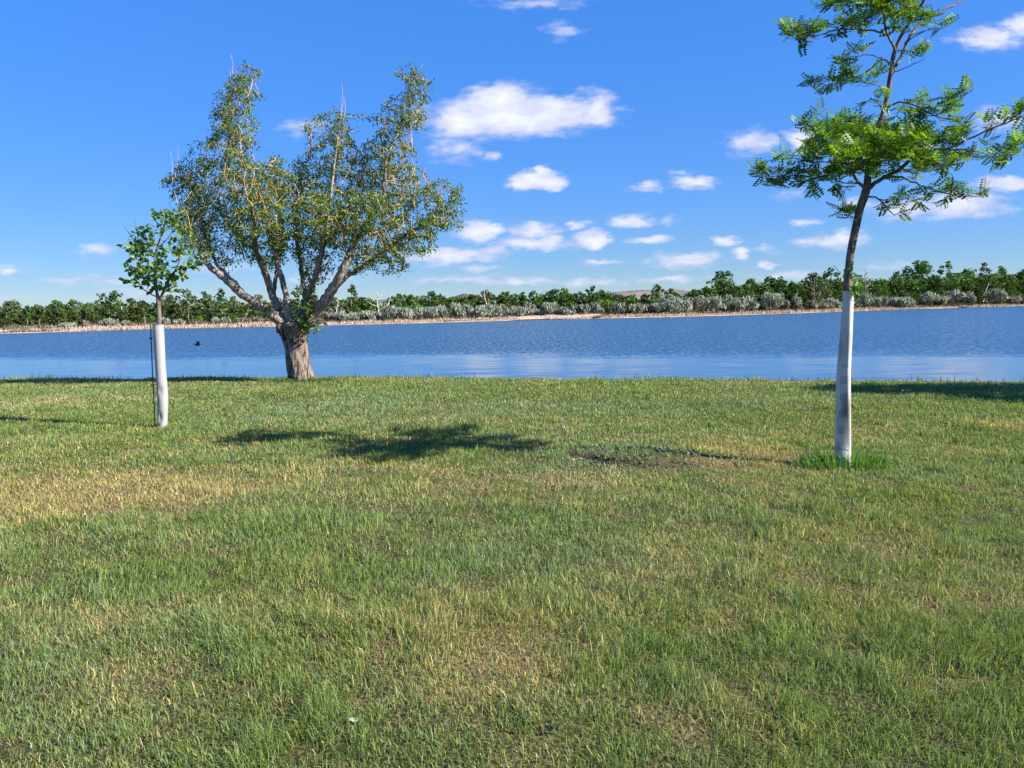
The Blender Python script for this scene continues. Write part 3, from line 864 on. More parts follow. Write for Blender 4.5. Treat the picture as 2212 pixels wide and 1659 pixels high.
SHRUB = [  # vx, top, half width, colour key
    (107, 697, 11, 's'), (144, 692, 16, 's'), (185, 692, 10, 'b'), (238, 688, 15, 's'), (271, 690, 10, 's'), (357, 687, 14, 's'), (389, 690, 12, 's'), (424, 678, 11, 'g'), (427, 692, 10, 'b'), (467, 684, 9, 's'), (487, 685, 11, 's'), (505, 684, 7, 'g'), (530, 686, 12, 'b'), (560, 682, 16, 'b'), (590, 684, 14, 'b'),
    (700, 672, 17, 'b'), (730, 670, 18, 's'), (768, 667, 18, 's'), (795, 666, 16, 's'), (822, 667, 17, 's'), (848, 662, 18, 's'), (878, 660, 19, 's'), (905, 660, 17, 's'), (930, 658, 18, 's'), (955, 657, 19, 's'), (984, 657, 19, 's'), (1012, 658, 17, 's'), (1040, 661, 17, 's'), (1062, 660, 17, 's'), (1088, 664, 15, 'b'),
    (1117, 660, 16, 's'), (1140, 660, 16, 's'), (1162, 662, 14, 's'), (1190, 658, 18, 's'), (1216, 662, 16, 's'), (1240, 662, 15, 's'), (1262, 663, 12, 's'), (1288, 656, 15, 's'), (1229, 652, 16, 'g'), (1310, 650, 17, 'g'), (1332, 654, 16, 's'), (1372, 660, 16, 's'), (1395, 660, 14, 'b'), (1412, 652, 14, 'g'), (1420, 660, 16, 's'),
    (1455, 634, 24, 's'), (1486, 648, 18, 'b'), (1512, 645, 20, 's'), (1545, 641, 20, 's'), (1583, 636, 25, 's'), (1616, 640, 18, 's'), (1665, 633, 21, 's'), (1692, 646, 12, 'b'), (1718, 640, 14, 's'), (1750, 646, 18, 'b'), (1795, 643, 16, 's'), (1772, 652, 14, 'b'),
    (1872, 635, 16, 's'), (1902, 640, 18, 's'), (1936, 637, 20, 's'), (1958, 642, 13, 's'), (2004, 636, 18, 's'), (2030, 634, 16, 's'), (2060, 626, 17, 's'), (2094, 636, 15, 's'), (2155, 632, 18, 's'), (2190, 640, 18, 'b'), (2215, 642, 18, 's'),
]
SCOL = {'s': (0.27, 0.295, 0.25), 'b': (0.22, 0.19, 0.16), 'g': (0.11, 0.19, 0.035)}
SLOOK = {'s': ('silver-grey leafy', 'shrub'), 'b': ('brown twiggy', 'shrub'), 'g': ('bright green', 'bush')}
sx = {k_: [s[0] for s in SHRUB if s[3] == k_] for k_ in 'sbg'}
for (vx, top, hw, ck) in SHRUB:
    bk = {'s': 6.0, 'b': 7.5, 'g': 8.5}[ck]
    size = 'large ' if hw >= 20 else ('small ' if hw <= 11 else '')
    far_shrub(vx, top, 0, hw, place_label(sx[ck], vx, SLOOK[ck][1], size + SLOOK[ck][0]), SCOL[ck], bk,
              {'s': 'silver_shrub', 'b': 'brown_shrub', 'g': 'green_bush'}[ck], 'shrub', {'s': 'silver shrubs on the far shore', 'b': 'brown shrubs on the far shore', 'g': 'green bushes on the far shore'}[ck])

# far-off wood behind, read as one mass
g = Geo(); r_ = np.random.default_rng(77)
for vx in np.arange(-160, 2380, 7.0):
    back = 22 + 14 * r_.random()
    d = shore_d(vx) + back; px = d / 759.0
    top = np.interp(vx, [-200, 0, 200, 340, 560, 640, 780, 1100, 1320, 1400, 1480, 1560, 1700, 1830, 2000, 2212, 2400], [662, 664, 656, 652, 652, 648, 646, 634, 634, 642, 636, 610, 606, 606, 596, 594, 594]) + 16 * r_.random() ** 1.5 - 3
    b = far_point(vx, back); zt = z_of(top, vx, d)
    for k_ in range(3):
        t = (k_ + .3 + .5 * r_.random()) / 3.2
        C = np.array([b[0] + (r_.random() - .5) * 2.5, b[1] + (r_.random() - .5) * 3, b[2] + (zt - b[2]) * t])
        rr_ = (zt - b[2]) * 0.22
        cc = np.array([(0.050, 0.085, 0.025), (0.070, 0.125, 0.034), (0.042, 0.066, 0.022), (0.085, 0.15, 0.038)][r_.integers(4)])
        leaf_cloud(g, C, np.array([rr_ * 1.1, rr_ * 1.1, rr_]), 75, px * 1.2, cc, r_)
wood = g.build('woodland', M_FAR); tag(wood, 'far wood of mixed green trees filling in behind the shore trees', 'wood', kind='stuff')


# dead trees, leaning logs and driftwood
def dead_tree(vx, top, back, label, lean=0.0, n=7, mat=M_DEAD, name='dead_tree', seed=1, spread=0.3, thick=1.0):
    r_ = np.random.default_rng(seed); d = shore_d(vx) + back; base = far_point(vx, back); base[2] -= .1
    H = z_of(top, vx, d) - base[2]; px = d / 759.
    root = thing(name, label, 'dead tree', base)
    g = Geo(); tip = np.array([lean * H, 0, H])
    q = resample(np.array([[0, 0, 0], tip * .35 + [0.03 * H, 0, 0], tip * .7 - [0.02 * H, 0, 0], tip]), H / 10)
    tube(g, q, np.linspace(.75 * px * thick, .25 * px, len(q)), 6)
    g.build('trunk', mat, root, True)
    g = Geo()
    for i in range(n):
        t = 0.35 + .55 * i / n; s = q[int(t * (len(q) - 1))]
        a = r_.random() * 6.28; l = H * spread * (1.2 - t) * (0.7 + .6 * r_.random())
        e = s + np.array([math.cos(a) * l, math.sin(a) * l * .6, l * (0.3 + .5 * r_.random())])
        m = (s + e) / 2 + np.array([0, 0, -.1 * l])
        w_ = resample(np.array([s, m, e]), H / 10); tube(g, w_, np.linspace(.35 * px, .15 * px, len(w_)), 4)
        e2 = m + np.array([math.cos(a + 1) * l * .4, math.sin(a + 1) * .3 * l, l * .45]); tube(g, np.array([m, (m + e2) / 2, e2]), [.22 * px, .18 * px, .12 * px], 4)
    g.build('branches', mat, root, True)
    return root


dead_tree(816, 630, 9, 'bleached white dead tree rising above the silver shrubs right of the old tree', 0.03, 8, seed=4, spread=.5, thick=1.3)
dead_tree(828, 634, 9.5, 'bleached crooked dead stem leaning right beside the white dead tree', 0.35, 4, seed=5, spread=.3)
dead_tree(722, 650, 8.5, 'pale forked dead snag close behind the old tree\'s right limb', 0.25, 4, seed=6, spread=.45)
dead_tree(1056, 628, 12, 'pale leafless snag leaning left against a tree above the driftwood', -0.15, 4, seed=9, spread=.25)
dead_tree(1868, 577, 14, 'bare grey dead tree with spiky twigs just right of the honey locust guard', 0.0, 12, plain('grey_dead_wood', (0.28, 0.25, 0.23), .9, .1, .3, 1.5), seed=12, spread=.28)
dead_tree(2119, 612, 14, 'pale broken trunk leaning right in front of the dark junipers', 0.32, 1, seed=13, spread=.15, thick=1.6)
dead_tree(1756, 600, 18, 'grey twiggy bare stem among the trees left of the honey locust', 0.04, 8, plain('grey_twig_wood', (0.2, 0.17, 0.15), .9, .1, .3, 1.5), seed=14, spread=.3)


def driftwood(vx, back, length, n, label, mat, seed, lift=0.25):
    r_ = np.random.default_rng(seed); c = far_point(vx, back); d = c[1]; px = d / 759
    g = Geo()
    sd = np.array([0.8, 0.6, 0])
    for i in range(n):
        o_ = sd * (r_.random() - .5) * length; a = (r_.random() - .5) * 0.9
        dr_ = np.array([math.cos(a) * .85, .5, .25 * (r_.random() - .25)]); l = (0.8 + 2.2 * r_.random())
        p0 = o_ + [0, 0, .12 * r_.random()]; p1 = p0 + norm(dr_) * l; p1[2] = abs(p1[2]) + lift * r_.random()
        q = np.array([p0, (p0 + p1) / 2 + [0, 0, .12], p1]); tube(g, q + c, [.55 * px, .45 * px, .25 * px], 5)
    o = g.build('driftwood', mat, None, True, loc=c)
    tag(o, label, 'driftwood')


driftwood(1030, 1.5, 15, 36, 'tangled grey-brown driftwood heap on the waterline below the silver shrubs', plain('grey_driftwood', (.24, .2, .18), .9, .1, .4, 1.5), 21)
driftwood(55, 0.8, 9, 20, 'dark drowned branches at the waterline near the left end of the far shore', M_BROWNWOOD, 22, .15)
driftwood(1305, 1.5, 7, 18, 'dark brush line crossing the sandy beach down to the water', M_BROWNWOOD, 23, .3)
driftwood(2090, 1.0, 14, 30, 'dark fallen branches at the waterline towards the right end of the far shore', M_BROWNWOOD, 24, .4)

# sandy beach and distant hills
p0 = [far_point(v, b) + [0, 0, dz] for (v, b, dz) in [(1095, 0.4, .06), (1130, .3, .08), (1180, .3, .08), (1240, .4, .1), (1290, .6, .1), (1300, 4.5, .55), (1260, 6.0, .65), (1200, 6.0, .6), (1150, 5.0, .45), (1105, 3.0, .3)]]
g = Geo(); g.add(np.array(p0), None, [(0, 1, 8, 9), (1, 2, 7, 8), (2, 3, 6, 7), (3, 4, 5, 6)])
sb = g.build('beach', plain('pale_sand', (0.47, 0.36, 0.26), .95, .1, .12, 1.2), None, True); tag(sb, None, None, kind='structure')


def hill(name, vpts, d, thick, mat, seed):
    r_ = np.random.default_rng(seed)
    vp = np.array(vpts, float); vx = np.linspace(vp[0, 0], vp[-1, 0], 60); vy = np.interp(vx, vp[:, 0], vp[:, 1])
    rows = []
    prof = [0, .45, .8, 1.0, .8, 0]; yo = [-1, -.6, -.25, 0, .4, 1]
    for pf, y_ in zip(prof, yo):
        dd = d + y_ * thick
        row = []
        for a, b in zip(vx, vy):
            r = ray(a, b); r = r / r[1]; zt = EYE + r[2] * d
            nz_ = 1 + .14 * (float(fbm(np.array([a * .06]), np.array([y_ * 2.]), seed, 4)[0]) - .5)
            row.append((r[0] * dd, dd, -2 + (zt + 2) * pf * nz_ if pf < 1 else zt + .6 * (r_.random() - .5)))
        rows.append(row)
    V = np.array(rows).reshape(-1, 3); n_ = 60
    ii = np.arange(len(prof) - 1)[:, None] * n_ + np.arange(n_ - 1)[None]
    o = mesh_np(name, V, [np.stack([ii, ii + 1, ii + n_ + 1, ii + n_], -1).reshape(-1, 4)], mat, None, None, True)
    tag(o, None, None, kind='structure')


hill('hill', [(1290, 646), (1330, 630), (1380, 627), (1405, 626), (1440, 627), (1452, 623), (1470, 627), (1488, 630), (1530, 646)], 620, 60, plain('badland_clay', (0.17, 0.145, 0.135), .95, .1, .6, .06), 3)
hill('hill', [(940, 652), (985, 639), (1003, 634), (1022, 637), (1050, 650)], 640, 40, plain('brown_clay', (0.12, 0.095, 0.085), .95, .1, .4, .06), 4)
hill('hill', [(740, 660), (800, 648), (860, 646), (920, 648), (1000, 660)], 700, 50, plain('dull_ridge', (0.13, 0.135, 0.11), .95, .1, .3, .05), 5)
hill('hill', [(1800, 622), (1870, 605), (1930, 604), (1990, 607), (2060, 600), (2120, 594), (2180, 592), (2212, 594), (2300, 598)], 800, 80, plain('grassy_hill', (0.17, 0.19, 0.085), .95, .1, .2, .05), 6)


# ------------------------------------------------------------------ space colonisation for the near trees
def colonize(seeds, attr, step, infl, kill, iters, r_, bias=(0, 0, 0), jitter=0.15):
    nodes = [np.array(s) for s in seeds]; par = [-1] * len(nodes); A = np.array(attr); alive = np.ones(len(A), bool)
    seen = set()
    for it in range(iters):
        kd = kdtree.KDTree(len(nodes))
        for i, p in enumerate(nodes): kd.insert(p, i)
        kd.balance()
        pull = {}
        for i in np.nonzero(alive)[0]:
            co_, idx, dist = kd.find(A[i])
            if dist < kill: alive[i] = False; continue
            if dist < infl or it < 2:
                pull.setdefault(idx, []).append((A[i] - nodes[idx]) / dist)
        if not pull: break
        for idx, ds in pull.items():
            dv = np.mean(ds, axis=0) + r_.normal(size=3) * jitter + np.array(bias)
            dv = dv / max(1e-6, np.linalg.norm(dv))
            q = nodes[idx] + dv * step
            key = tuple(np.round(q / (step * .4)).astype(int))
            if key in seen: continue
            seen.add(key); nodes.append(q); par.append(idx)
    return np.array(nodes), np.array(par)


def twig_mesh(nodes, par, nseed, rmin, expo, rmax, seg=4):
    n_ = len(nodes); rad = np.zeros(n_)
    acc_ = np.zeros(n_); kids = np.zeros(n_, int)
    for i in range(n_ - 1, nseed - 1, -1):
        rad[i] = max(rmin, acc_[i] ** (1 / expo)) if acc_[i] > 0 else rmin
        acc_[par[i]] += rad[i] ** expo; kids[par[i]] += 1
    rad = np.minimum(rad, rmax)
    g = Geo(); an = np.linspace(0, 2 * math.pi, seg, endpoint=False)
    idx = np.arange(nseed, n_)
    if len(idx) == 0: return g, rad, kids
    a = nodes[par[idx]]; b = nodes[idx]; t = norm(b - a)
    ref = np.where(np.abs(t[:, 2:3]) < .9, np.array([[0, 0, 1.]]), np.array([[0, 1., 0]]))
    u = norm(np.cross(t, ref)); v = np.cross(t, u)
    ra = np.where(par[idx] < nseed, rad[idx], np.minimum(rad[par[idx]], rad[idx] * 1.35)); rb = rad[idx]
    V = np.empty((len(idx), 2 * seg, 3))
    for j, th in enumerate(an):
        dd = u * math.cos(th) + v * math.sin(th)
        V[:, j] = a + dd * ra[:, None]; V[:, seg + j] = b + dd * rb[:, None]
    base = np.arange(len(idx))[:, None] * 2 * seg
    q = np.concatenate([base + np.array([[j, (j + 1) % seg, seg + (j + 1) % seg, seg + j]]) for j in range(seg)])
    g.add(V.reshape(-1, 3), None, q)
    return g, rad, kids


def place_template(geo, tv, tris, quads, P, axis, side, size, col):
    """stamp template (x along axis, y along side, z normal) at points P"""
    n_ = len(P); axis = norm(axis); side = norm(side - axis * np.sum(side * axis, 1, keepdims=True)); nr = np.cross(axis, side)
    tv = np.asarray(tv, float)
    V = P[:, None, :] + size[:, None, None] * (tv[None, :, 0:1] * axis[:, None] + tv[None, :, 1:2] * side[:, None] + tv[None, :, 2:3] * nr[:, None])
    b = np.arange(n_)[:, None, None] * len(tv)
    T = (b + np.asarray(tris)[None]).reshape(-1, 3) if tris is not None else None
    Qd = (b + np.asarray(quads)[None]).reshape(-1, 4) if quads is not None else None
    geo.add(V.reshape(-1, 3), T, Qd, np.repeat(col, len(tv), 0))


# leaf templates (unit length along x)
LANCE = np.array([[0, 0, 0], [.45, .24, .06], [1, 0, -.05], [.45, -.24, .06]]); LANCE_T = [(0, 1, 2), (0, 2, 3)]
HEART = np.array([[0, 0, 0], [.05, .32, .05], [.4, .46, .08], [.8, .25, .03], [1.05, 0, -.06], [.8, -.25, .03], [.4, -.46, .08], [.05, -.32, .05]])
HEART_T = [(0, 1, 2), (0, 2, 3), (0, 3, 4), (0, 4, 5), (0, 5, 6), (0, 6, 7)]


def frond_template():
    V = []; Qd = []
    np_ = 5
    for i in range(np_):
        t = (i + .6) / np_; x = t; z = -.22 * t * t
        l = .40 * (1 - .35 * abs(t - .45) * 2); w = .135
        for s in (-1, 1):
            b = len(V)
            V += [(x, s * .01, z), (x + .03 + w, s * l * .5, z - .015), (x + .08, s * l, z - .05), (x - .0 - w * .3, s * l * .55, z - .015)]
            Qd.append((b, b + 1, b + 2, b + 3))
    b = len(V)
    V += [(0, -.008, 0), (0, .008, 0), (.5, .006, -.055), (.5, -.006, -.055), (1, .004, -.22), (1, -.004, -.22)]
    Qd += [(b, b + 1, b + 2, b + 3), (b + 3, b + 2, b + 4, b + 5)]
    return np.array(V), Qd


FROND_V, FROND_Q = frond_template()


def lobes_points(lobes, d0, n_, r_, depth=1.0):
    pts = []
    area = np.array([l[2] * l[3] for l in lobes], float); cnt = (n_ * area / area.sum()).astype(int) + 3
    for l, c_ in zip(lobes, cnt):
        vx, vy, rx, ry = l[:4]; dz = l[4] if len(l) > 4 else 0.0
        rd = (rx + ry) / 2 * d0 / F_ * depth
        k_ = 0
        while k_ < c_:
            q = r_.uniform(-1, 1, 3)
            if q @ q > 1: continue
            pts.append(at(vx + q[0] * rx, vy + q[1] * ry, d0 + dz + q[2] * rd)); k_ += 1
    return np.array(pts)


wx, wy = WEED; n = len(wx); wp = np.stack([wx, wy, gz(wx, wy) + 0.012 + .02 * rng.random(n)], 1)
wax = norm(np.stack([rng.normal(size=n), rng.normal(size=n), .15 + .25 * rng.random(n)], 1)); wsd = np.cross(wax, [0, 0, 1.0]) + rng.normal(size=(n, 3)) * .2
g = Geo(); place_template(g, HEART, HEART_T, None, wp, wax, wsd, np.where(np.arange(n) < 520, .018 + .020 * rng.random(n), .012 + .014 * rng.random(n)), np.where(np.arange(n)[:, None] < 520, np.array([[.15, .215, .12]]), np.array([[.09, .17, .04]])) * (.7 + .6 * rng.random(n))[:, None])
wd_ = g.build('weeds', M_GRASS); tag(wd_, 'low broad-leaved weeds matted on the bare scar and dotted through the lawn', 'weeds', kind='stuff')

# ================================================================== the old pollarded tree
TB = ground_hit(648, 824); TD = TB[1]
mpp = TD / F_


def tp(vx, vy, dd=0.0): return at(vx, vy, TD + dd)


old = thing('pollard_tree', 'large old pollarded tree with thick furrowed trunk and spreading pale limbs at the water\'s edge', 'tree', TB)
inv = -TB
# trunk with furrows
prof = [(652, 834, 31), (651, 826, 28), (649, 815, 25.5), (646.5, 800, 24), (644, 780, 22.8), (641.5, 760, 22), (639, 742, 23), (636.5, 728, 25.5), (635.5, 716, 30), (636, 706, 34), (638, 698, 33), (640, 692, 24)]
pc = np.array([[*tp(a, b), c * mpp] for a, b, c in prof])
pc = resample(pc, 0.02)
seg = 96; an = np.linspace(0, 2 * math.pi, seg, endpoint=False)
V = []
for i, (x, y, z, r) in enumerate(pc):
    wob = fbm(an * 14 / 6.283 + 0.35 * np.sin(z * 5), np.full(seg, z * 1.3), 201, 2); wob2 = fbm(np.cos(an) * 1.5 + 5, np.sin(an) * 1.5 + z * 1.2, 203, 3)
    ridge = 1 - np.abs(2 * wob - 1) * 2.0
    flare = 1 + 0.10 * np.clip((0.35 - (z - TB[2])) / .35, 0, 1) * np.sin(an * 5 + 1)
    k_ = r * flare * (1 + 0.16 * ridge + 0.16 * (wob2 - .5))
    V.append(np.stack([x + np.cos(an) * k_, y + np.sin(an) * k_ * .92, np.full(seg, z)], 1))
V = np.concatenate(V); q = []
for i in range(len(pc) - 1):
    j = np.arange(seg); a = i * seg + j; b = i * seg + (j + 1) % seg; q.append(np.stack([a, b, b + seg, a + seg], 1))
top = len(V); V = np.vstack([V, pc[-1, :3] + [0, 0, .03]])
j = np.arange(seg); e = (len(pc) - 1) * seg
tt = np.stack([e + j, e + (j + 1) % seg, np.full(seg, top)], 1)
g = Geo(); g.add(V + inv, tt, np.concatenate(q)); g.build('trunk', M_BARK, old, True)

LIMBS = [  # [(vx, vy, depth, half-width px)]
    [(630, 716, 0, 17), (612, 698, -.05, 14), (590, 680, -.15, 11), (569, 666, -.25, 9.5), (540, 647, -.4, 8.5), (513, 627, -.5, 7.6), (480, 598, -.6, 6.4), (450, 573, -.7, 5.6), (432, 545, -.75, 4.3), (420, 500, -.8, 3.0), (410, 440, -.8, 1.8)],
    [(628, 710, .2, 15), (612, 688, .2, 11), (597, 657, .25, 8.6), (587, 630, .3, 8), (575, 596, .15, 7.4), (556, 549, -.15, 6.4), (548, 499, -.5, 5.5), (546, 440, -.8, 4.6), (538, 370, -.9, 3.8), (505, 300, -.7, 3), (487, 245, .1, 2.4), (505, 190, .1, 1.6), (512, 150, .1, .8)],
    [(628, 708, -.1, 12), (622, 680, -.15, 7.5), (620, 650, -.2, 6.6), (614, 622, -.2, 6.2), (606, 590, -.35, 5.8), (591, 530, -.65, 5), (572, 467, -.95, 4.2), (560, 405, -1.0, 3.4), (585, 350, -.8, 2)],
    [(644, 708, .35, 13), (652, 682, .4, 8.5), (661, 652, .35, 7.4), (674, 622, .2, 7), (683, 590, 0, 6.4), (697, 538, -.3, 5.4), (705, 490, -.6, 4.8), (712, 440, -.8, 4.2), (720, 374, -.7, 3.4), (730, 300, -.2, 2.4), (735, 250, .5, 1.2), (737, 200, .5, .5)],
    [(650, 712, -.05, 17), (668, 692, -.15, 13.5), (689, 665, -.25, 11.8), (708, 641, -.4, 11), (728, 608, -.55, 9.4), (745, 571, -.75, 7.6), (763, 534, -.9, 6.6), (785, 497, -1.0, 5.8), (806, 460, -1.05, 5.2), (825, 415, -1.0, 4.6), (836, 340, -.9, 3.8), (862, 285, -.6, 3), (882, 240, -.3, 2.2), (889, 165, 0, 1.2)],
    [(716, 632, -.35, 7.5), (740, 605, -.2, 5.6), (775, 581, 0, 4.6), (825, 545, .2, 3.6), (880, 506, .4, 2.8), (930, 474, .5, 2.1), (972, 450, .5, 1.3)],
    [(530, 640, -.45, 4.5), (509, 612, -.3, 4), (478, 583, -.1, 3.6), (462, 560, 0, 3), (440, 500, .1, 2.4), (425, 420, .2, 1.8)],
    [(655, 690, .2, 7), (658, 640, .6, 5.5), (650, 580, 1.0, 4.6), (640, 500, 1.3, 3.8), (640, 430, 1.4, 3), (660, 350, 1.3, 2)],
    [(590, 640, .3, 4.5), (600, 570, .8, 4), (610, 500, 1.2, 3.2), (600, 430, 1.5, 2.4)],
    [(697, 538, -.3, 4), (740, 470, 1.2, 3.4), (775, 400, 1.4, 2.8), (790, 330, 1.3, 1.8)],
    [(785, 497, -1.0, 4), (820, 500, -.2, 3.4), (880, 455, .8, 2.6), (930, 420, 1.0, 1.6)],
    [(556, 549, -.15, 4), (500, 490, .7, 3.4), (450, 430, .9, 2.4), (400, 395, 1.0, 1.4)],
]
seeds = []
for i, lm in enumerate(LIMBS):
    P4 = resample(np.array([[*tp(a, b, c * (1.0 if b > 540 else .55)), d * mpp * (1.0 if b > 560 else .45 + .55 * max(0, (b - 300) / 260))] for a, b, c, d in lm]), 0.09)
    g = Geo(); wb = 0.012
    PP = P4[:, :3] + np.random.default_rng(300 + i).normal(size=(len(P4), 3)) * wb * np.clip(P4[:, 3:4] / .04, .2, 1)
    tube(g, PP + inv, P4[:, 3], 14, rough=.10, seed=i)
    g.build('limb', M_LIMB, old, True)
    seeds.append(P4[5:, :3])
seeds = np.concatenate(seeds)
LOBES = [
    (526, 175, 42, 34), (515, 215, 52, 42), (500, 270, 60, 52), (490, 330, 72, 58, .2), (440, 385, 70, 50, .3), (385, 395, 38, 40, .3), (450, 440, 70, 55), (480, 480, 85, 60, .3), (560, 420, 80, 75, -.3), (600, 480, 95, 60, -.3), (590, 380, 45, 45, -.2),
    (420, 505, 42, 45, .2), (470, 535, 60, 32), (560, 545, 60, 26, .3), (640, 530, 70, 40, .9), (640, 400, 60, 55, .9),
    (695, 275, 46, 36, .4), (738, 285, 34, 44, .4), (720, 345, 70, 52, .4), (700, 420, 95, 62, .4), (700, 500, 100, 55, .4), (680, 470, 60, 60, -1.0), (690, 580, 40, 22, .6),
    (880, 160, 26, 26), (903, 190, 36, 42), (888, 240, 46, 46), (850, 270, 48, 52), (845, 340, 62, 55), (800, 390, 70, 60, .4), (870, 410, 78, 52), (940, 430, 58, 48, -.3), (985, 430, 26, 34, -.3), (890, 480, 85, 42, -.2), (820, 510, 85, 46, .2), (960, 480, 38, 30, -.3), (800, 555, 70, 26, -.2),
    (750, 470, 70, 60, -.9), (560, 480, 70, 55, -1.0), (800, 450, 70, 50, -1.1), (520, 380, 50, 60, -.7),
]
r_ = np.random.default_rng(5)
LOBES = [(l[0], l[1], l[2] * 1.1, l[3] * 1.06, *l[4:]) for l in LOBES] + [(860, 548, 60, 30, -.9), (905, 520, 50, 35, -.8), (935, 488, 40, 30, -.9), (430, 535, 36, 30, -.8), (395, 470, 30, 40, -.8), (850, 585, 30, 10, -.3), (790, 575, 40, 18, -.4), (560, 560, 50, 18, -.4)]
att = lobes_points(LOBES, TD, 6400, r_, 1.15)
nodes, par = colonize(seeds, att, 0.10, 1.1, 0.15, 70, r_, (0, 0, .08), .22)
print('old tree nodes', len(nodes))
ns_ = len(seeds)
tg, rad, kids = twig_mesh(nodes, par, ns_, 0.0055, 2.1, 0.035)
tg.V = [v + inv for v in tg.V]
tg.build('twigs', M_TWIG, old, False)
# upright ochre sprouts that stand out in the crown, and a few bare tips above it
g = Geo(); rs = np.random.default_rng(55)
cand = np.nonzero((rad[ns_:] < .02))[0] + ns_
kdn = kdtree.KDTree(len(nodes))
for i_, p_ in enumerate(nodes): kdn.insert(p_, i_)
kdn.balance()
for i_ in rs.choice(cand, 800):
    p0 = nodes[i_]; l = .30 + .50 * rs.random()
    d_ = norm(np.array([rs.normal() * .35, -.35 + rs.normal() * .3, 1.0])); b_ = rs.normal(size=3) * .10 * l
    q = np.array([p0, p0 + d_ * l * .5 + b_, p0 + d_ * l + [0, 0, .05]])
    if kdn.find(q[2])[2] > .16 or kdn.find(q[2] + np.array([0, 0, .25]))[2] > .3: continue
    tube(g, resample(q, l / 4) + inv, np.linspace(.009, .004, len(resample(q, l / 4))), 4, cap=False)
for (a, b, c, d) in [(372, 395, 368, 325), (378, 385, 385, 315), (502, 160, 499, 118), (737, 250, 739, 182), (742, 260, 744, 210), (560, 170, 566, 150), (905, 150, 912, 138)]:
    q = np.array([tp(a, b, -.1), tp((a + c) / 2 + 3, (b + d) / 2, -.1), tp(c, d, -.1)]); tube(g, q + inv, [.006, .004, .002], 4, cap=False)
g.build('sprouts', M_TWIG, old)['kind'] = 'stuff'
# leaves hang along the outer twigs
tipn = np.arange(ns_, len(nodes)); tipn = tipn[rad[tipn] < 0.016]
cnt = np.where(kids[tipn] == 0, 13, 8)
idx = np.repeat(tipn, cnt); n = len(idx)
P = nodes[idx] + (nodes[par[idx]] - nodes[idx]) * r_.random((n, 1)) + r_.normal(size=(n, 3)) * 0.055
tdir = norm(nodes[idx] - nodes[par[idx]])
ax = norm(tdir * .35 + r_.normal(size=(n, 3)) * .65 + np.array([0, 0, -.75]))
sd = r_.normal(size=(n, 3))
hrel = np.clip((P[:, 2] - TB[2] - 1.8) / 5.5, 0, 1)
base_c = np.array([[.075, .158, .013], [.048, .110, .010], [.125, .220, .020], [.135, .190, .050], [.18, .17, .03]])
pr = r_.random(n)
kc = np.where(pr < .36, 0, np.where(pr < .62, 1, np.where(pr < .86, 2, np.where(pr < .97, 3, 4))))
kc = np.where((r_.random(n) < hrel * .5), 3, kc)
lc = base_c[kc] * (.75 + .5 * r_.random(n))[:, None]
g = Geo(); place_template(g, LANCE, LANCE_T, None, P + inv, ax, sd, 0.048 + .042 * r_.random(n), lc)
g.build('foliage', M_LEAF, old)
print('old leaves', n)
# leafy sprouts in the fork, pruning cuts, stub, cavity
g = Geo(); n = 420
cs = np.array([tp(*a) for a in [(660, 693, -.35), (668, 672, -.38), (664, 655, -.3), (655, 700, -.4), (684, 706, -.35), (672, 640, .1), (578, 668, -.42), (668, 620, .35)]])
wk_ = np.array([.3, .2, .12, .12, .08, .06, .05, .07])
pk = cs[r_.choice(len(cs), n, p=wk_)] + r_.normal(size=(n, 3)) * np.array([.075, .06, .085])
place_template(g, LANCE, LANCE_T, None, pk + inv, norm(r_.normal(size=(n, 3)) + [0, -.3, -.3]), r_.normal(size=(n, 3)), .09 + .05 * r_.random(n), np.array([[.10, .17, .03]]) * (.7 + .7 * r_.random(n))[:, None])
g.build('fork_sprouts', M_LEAF_YOUNG, old)['kind'] = 'stuff'


def stub(vx, vy, dd, dirv, r, l, cut_mat=M_CUT, nm='pruning_cut'):
    c = tp(vx, vy, dd); dirv = norm(np.array(dirv, float)); g = Geo()
    q = np.array([c - dirv * l, c - dirv * l * .4, c]); tube(g, q + inv, [r * 1.35, r * 1.1, r], 14, rough=.12, seed=int(vx)); g.build('branch_stub', M_LIMB, old, True)
    if cut_mat:
        g = Geo(); an_ = np.linspace(0, 2 * math.pi, 16, endpoint=False); u = norm(np.cross(dirv, [0, 0, 1.])); v = np.cross(dirv, u)
        ring = c + dirv * .004 + (np.cos(an_) * r * .95)[:, None] * u + (np.sin(an_) * r * .95)[:, None] * v
        ring2 = ring + dirv * .006
        VV = np.vstack([ring, ring2, c + dirv * .012]) + inv
        jj = np.arange(16); g.add(VV, [(16 + a, 16 + (a + 1) % 16, 32) for a in jj], [(a, (a + 1) % 16, 16 + (a + 1) % 16, 16 + a) for a in jj])
        g.build(nm, cut_mat, old)


stub(674.5, 684, -.36, (.15, -.9, .15), 4.4 * mpp, .16)
stub(669, 692.5, -.40, (.1, -.9, -.1), 4.8 * mpp, .16)
stub(694, 693, -.15, (.95, -.25, .15), 6 * mpp, .25, None)
stub(598, 713, -.12, (-.9, -.4, .25), 6 * mpp, .22, plain('weathered_cut', (.30, .22, .20), .9, .1, .2, 20), 'old_cut')
tuft('grass_tuft', 'dark green weedy grass growing round the foot of the old tree', TB[0] - .05, TB[1] - .12, .95, .50, 2600, .05, .17, [PAL[0], PAL[1], (.05, .10, .02)], .014)

# ================================================================== honey locust sapling in the tall guard
GB = ground_hit(1821, 1006); GD = GB[1]
LB = GB.copy()


def lp(vx, vy, dd=0.0): return at(vx, vy, GD + dd)


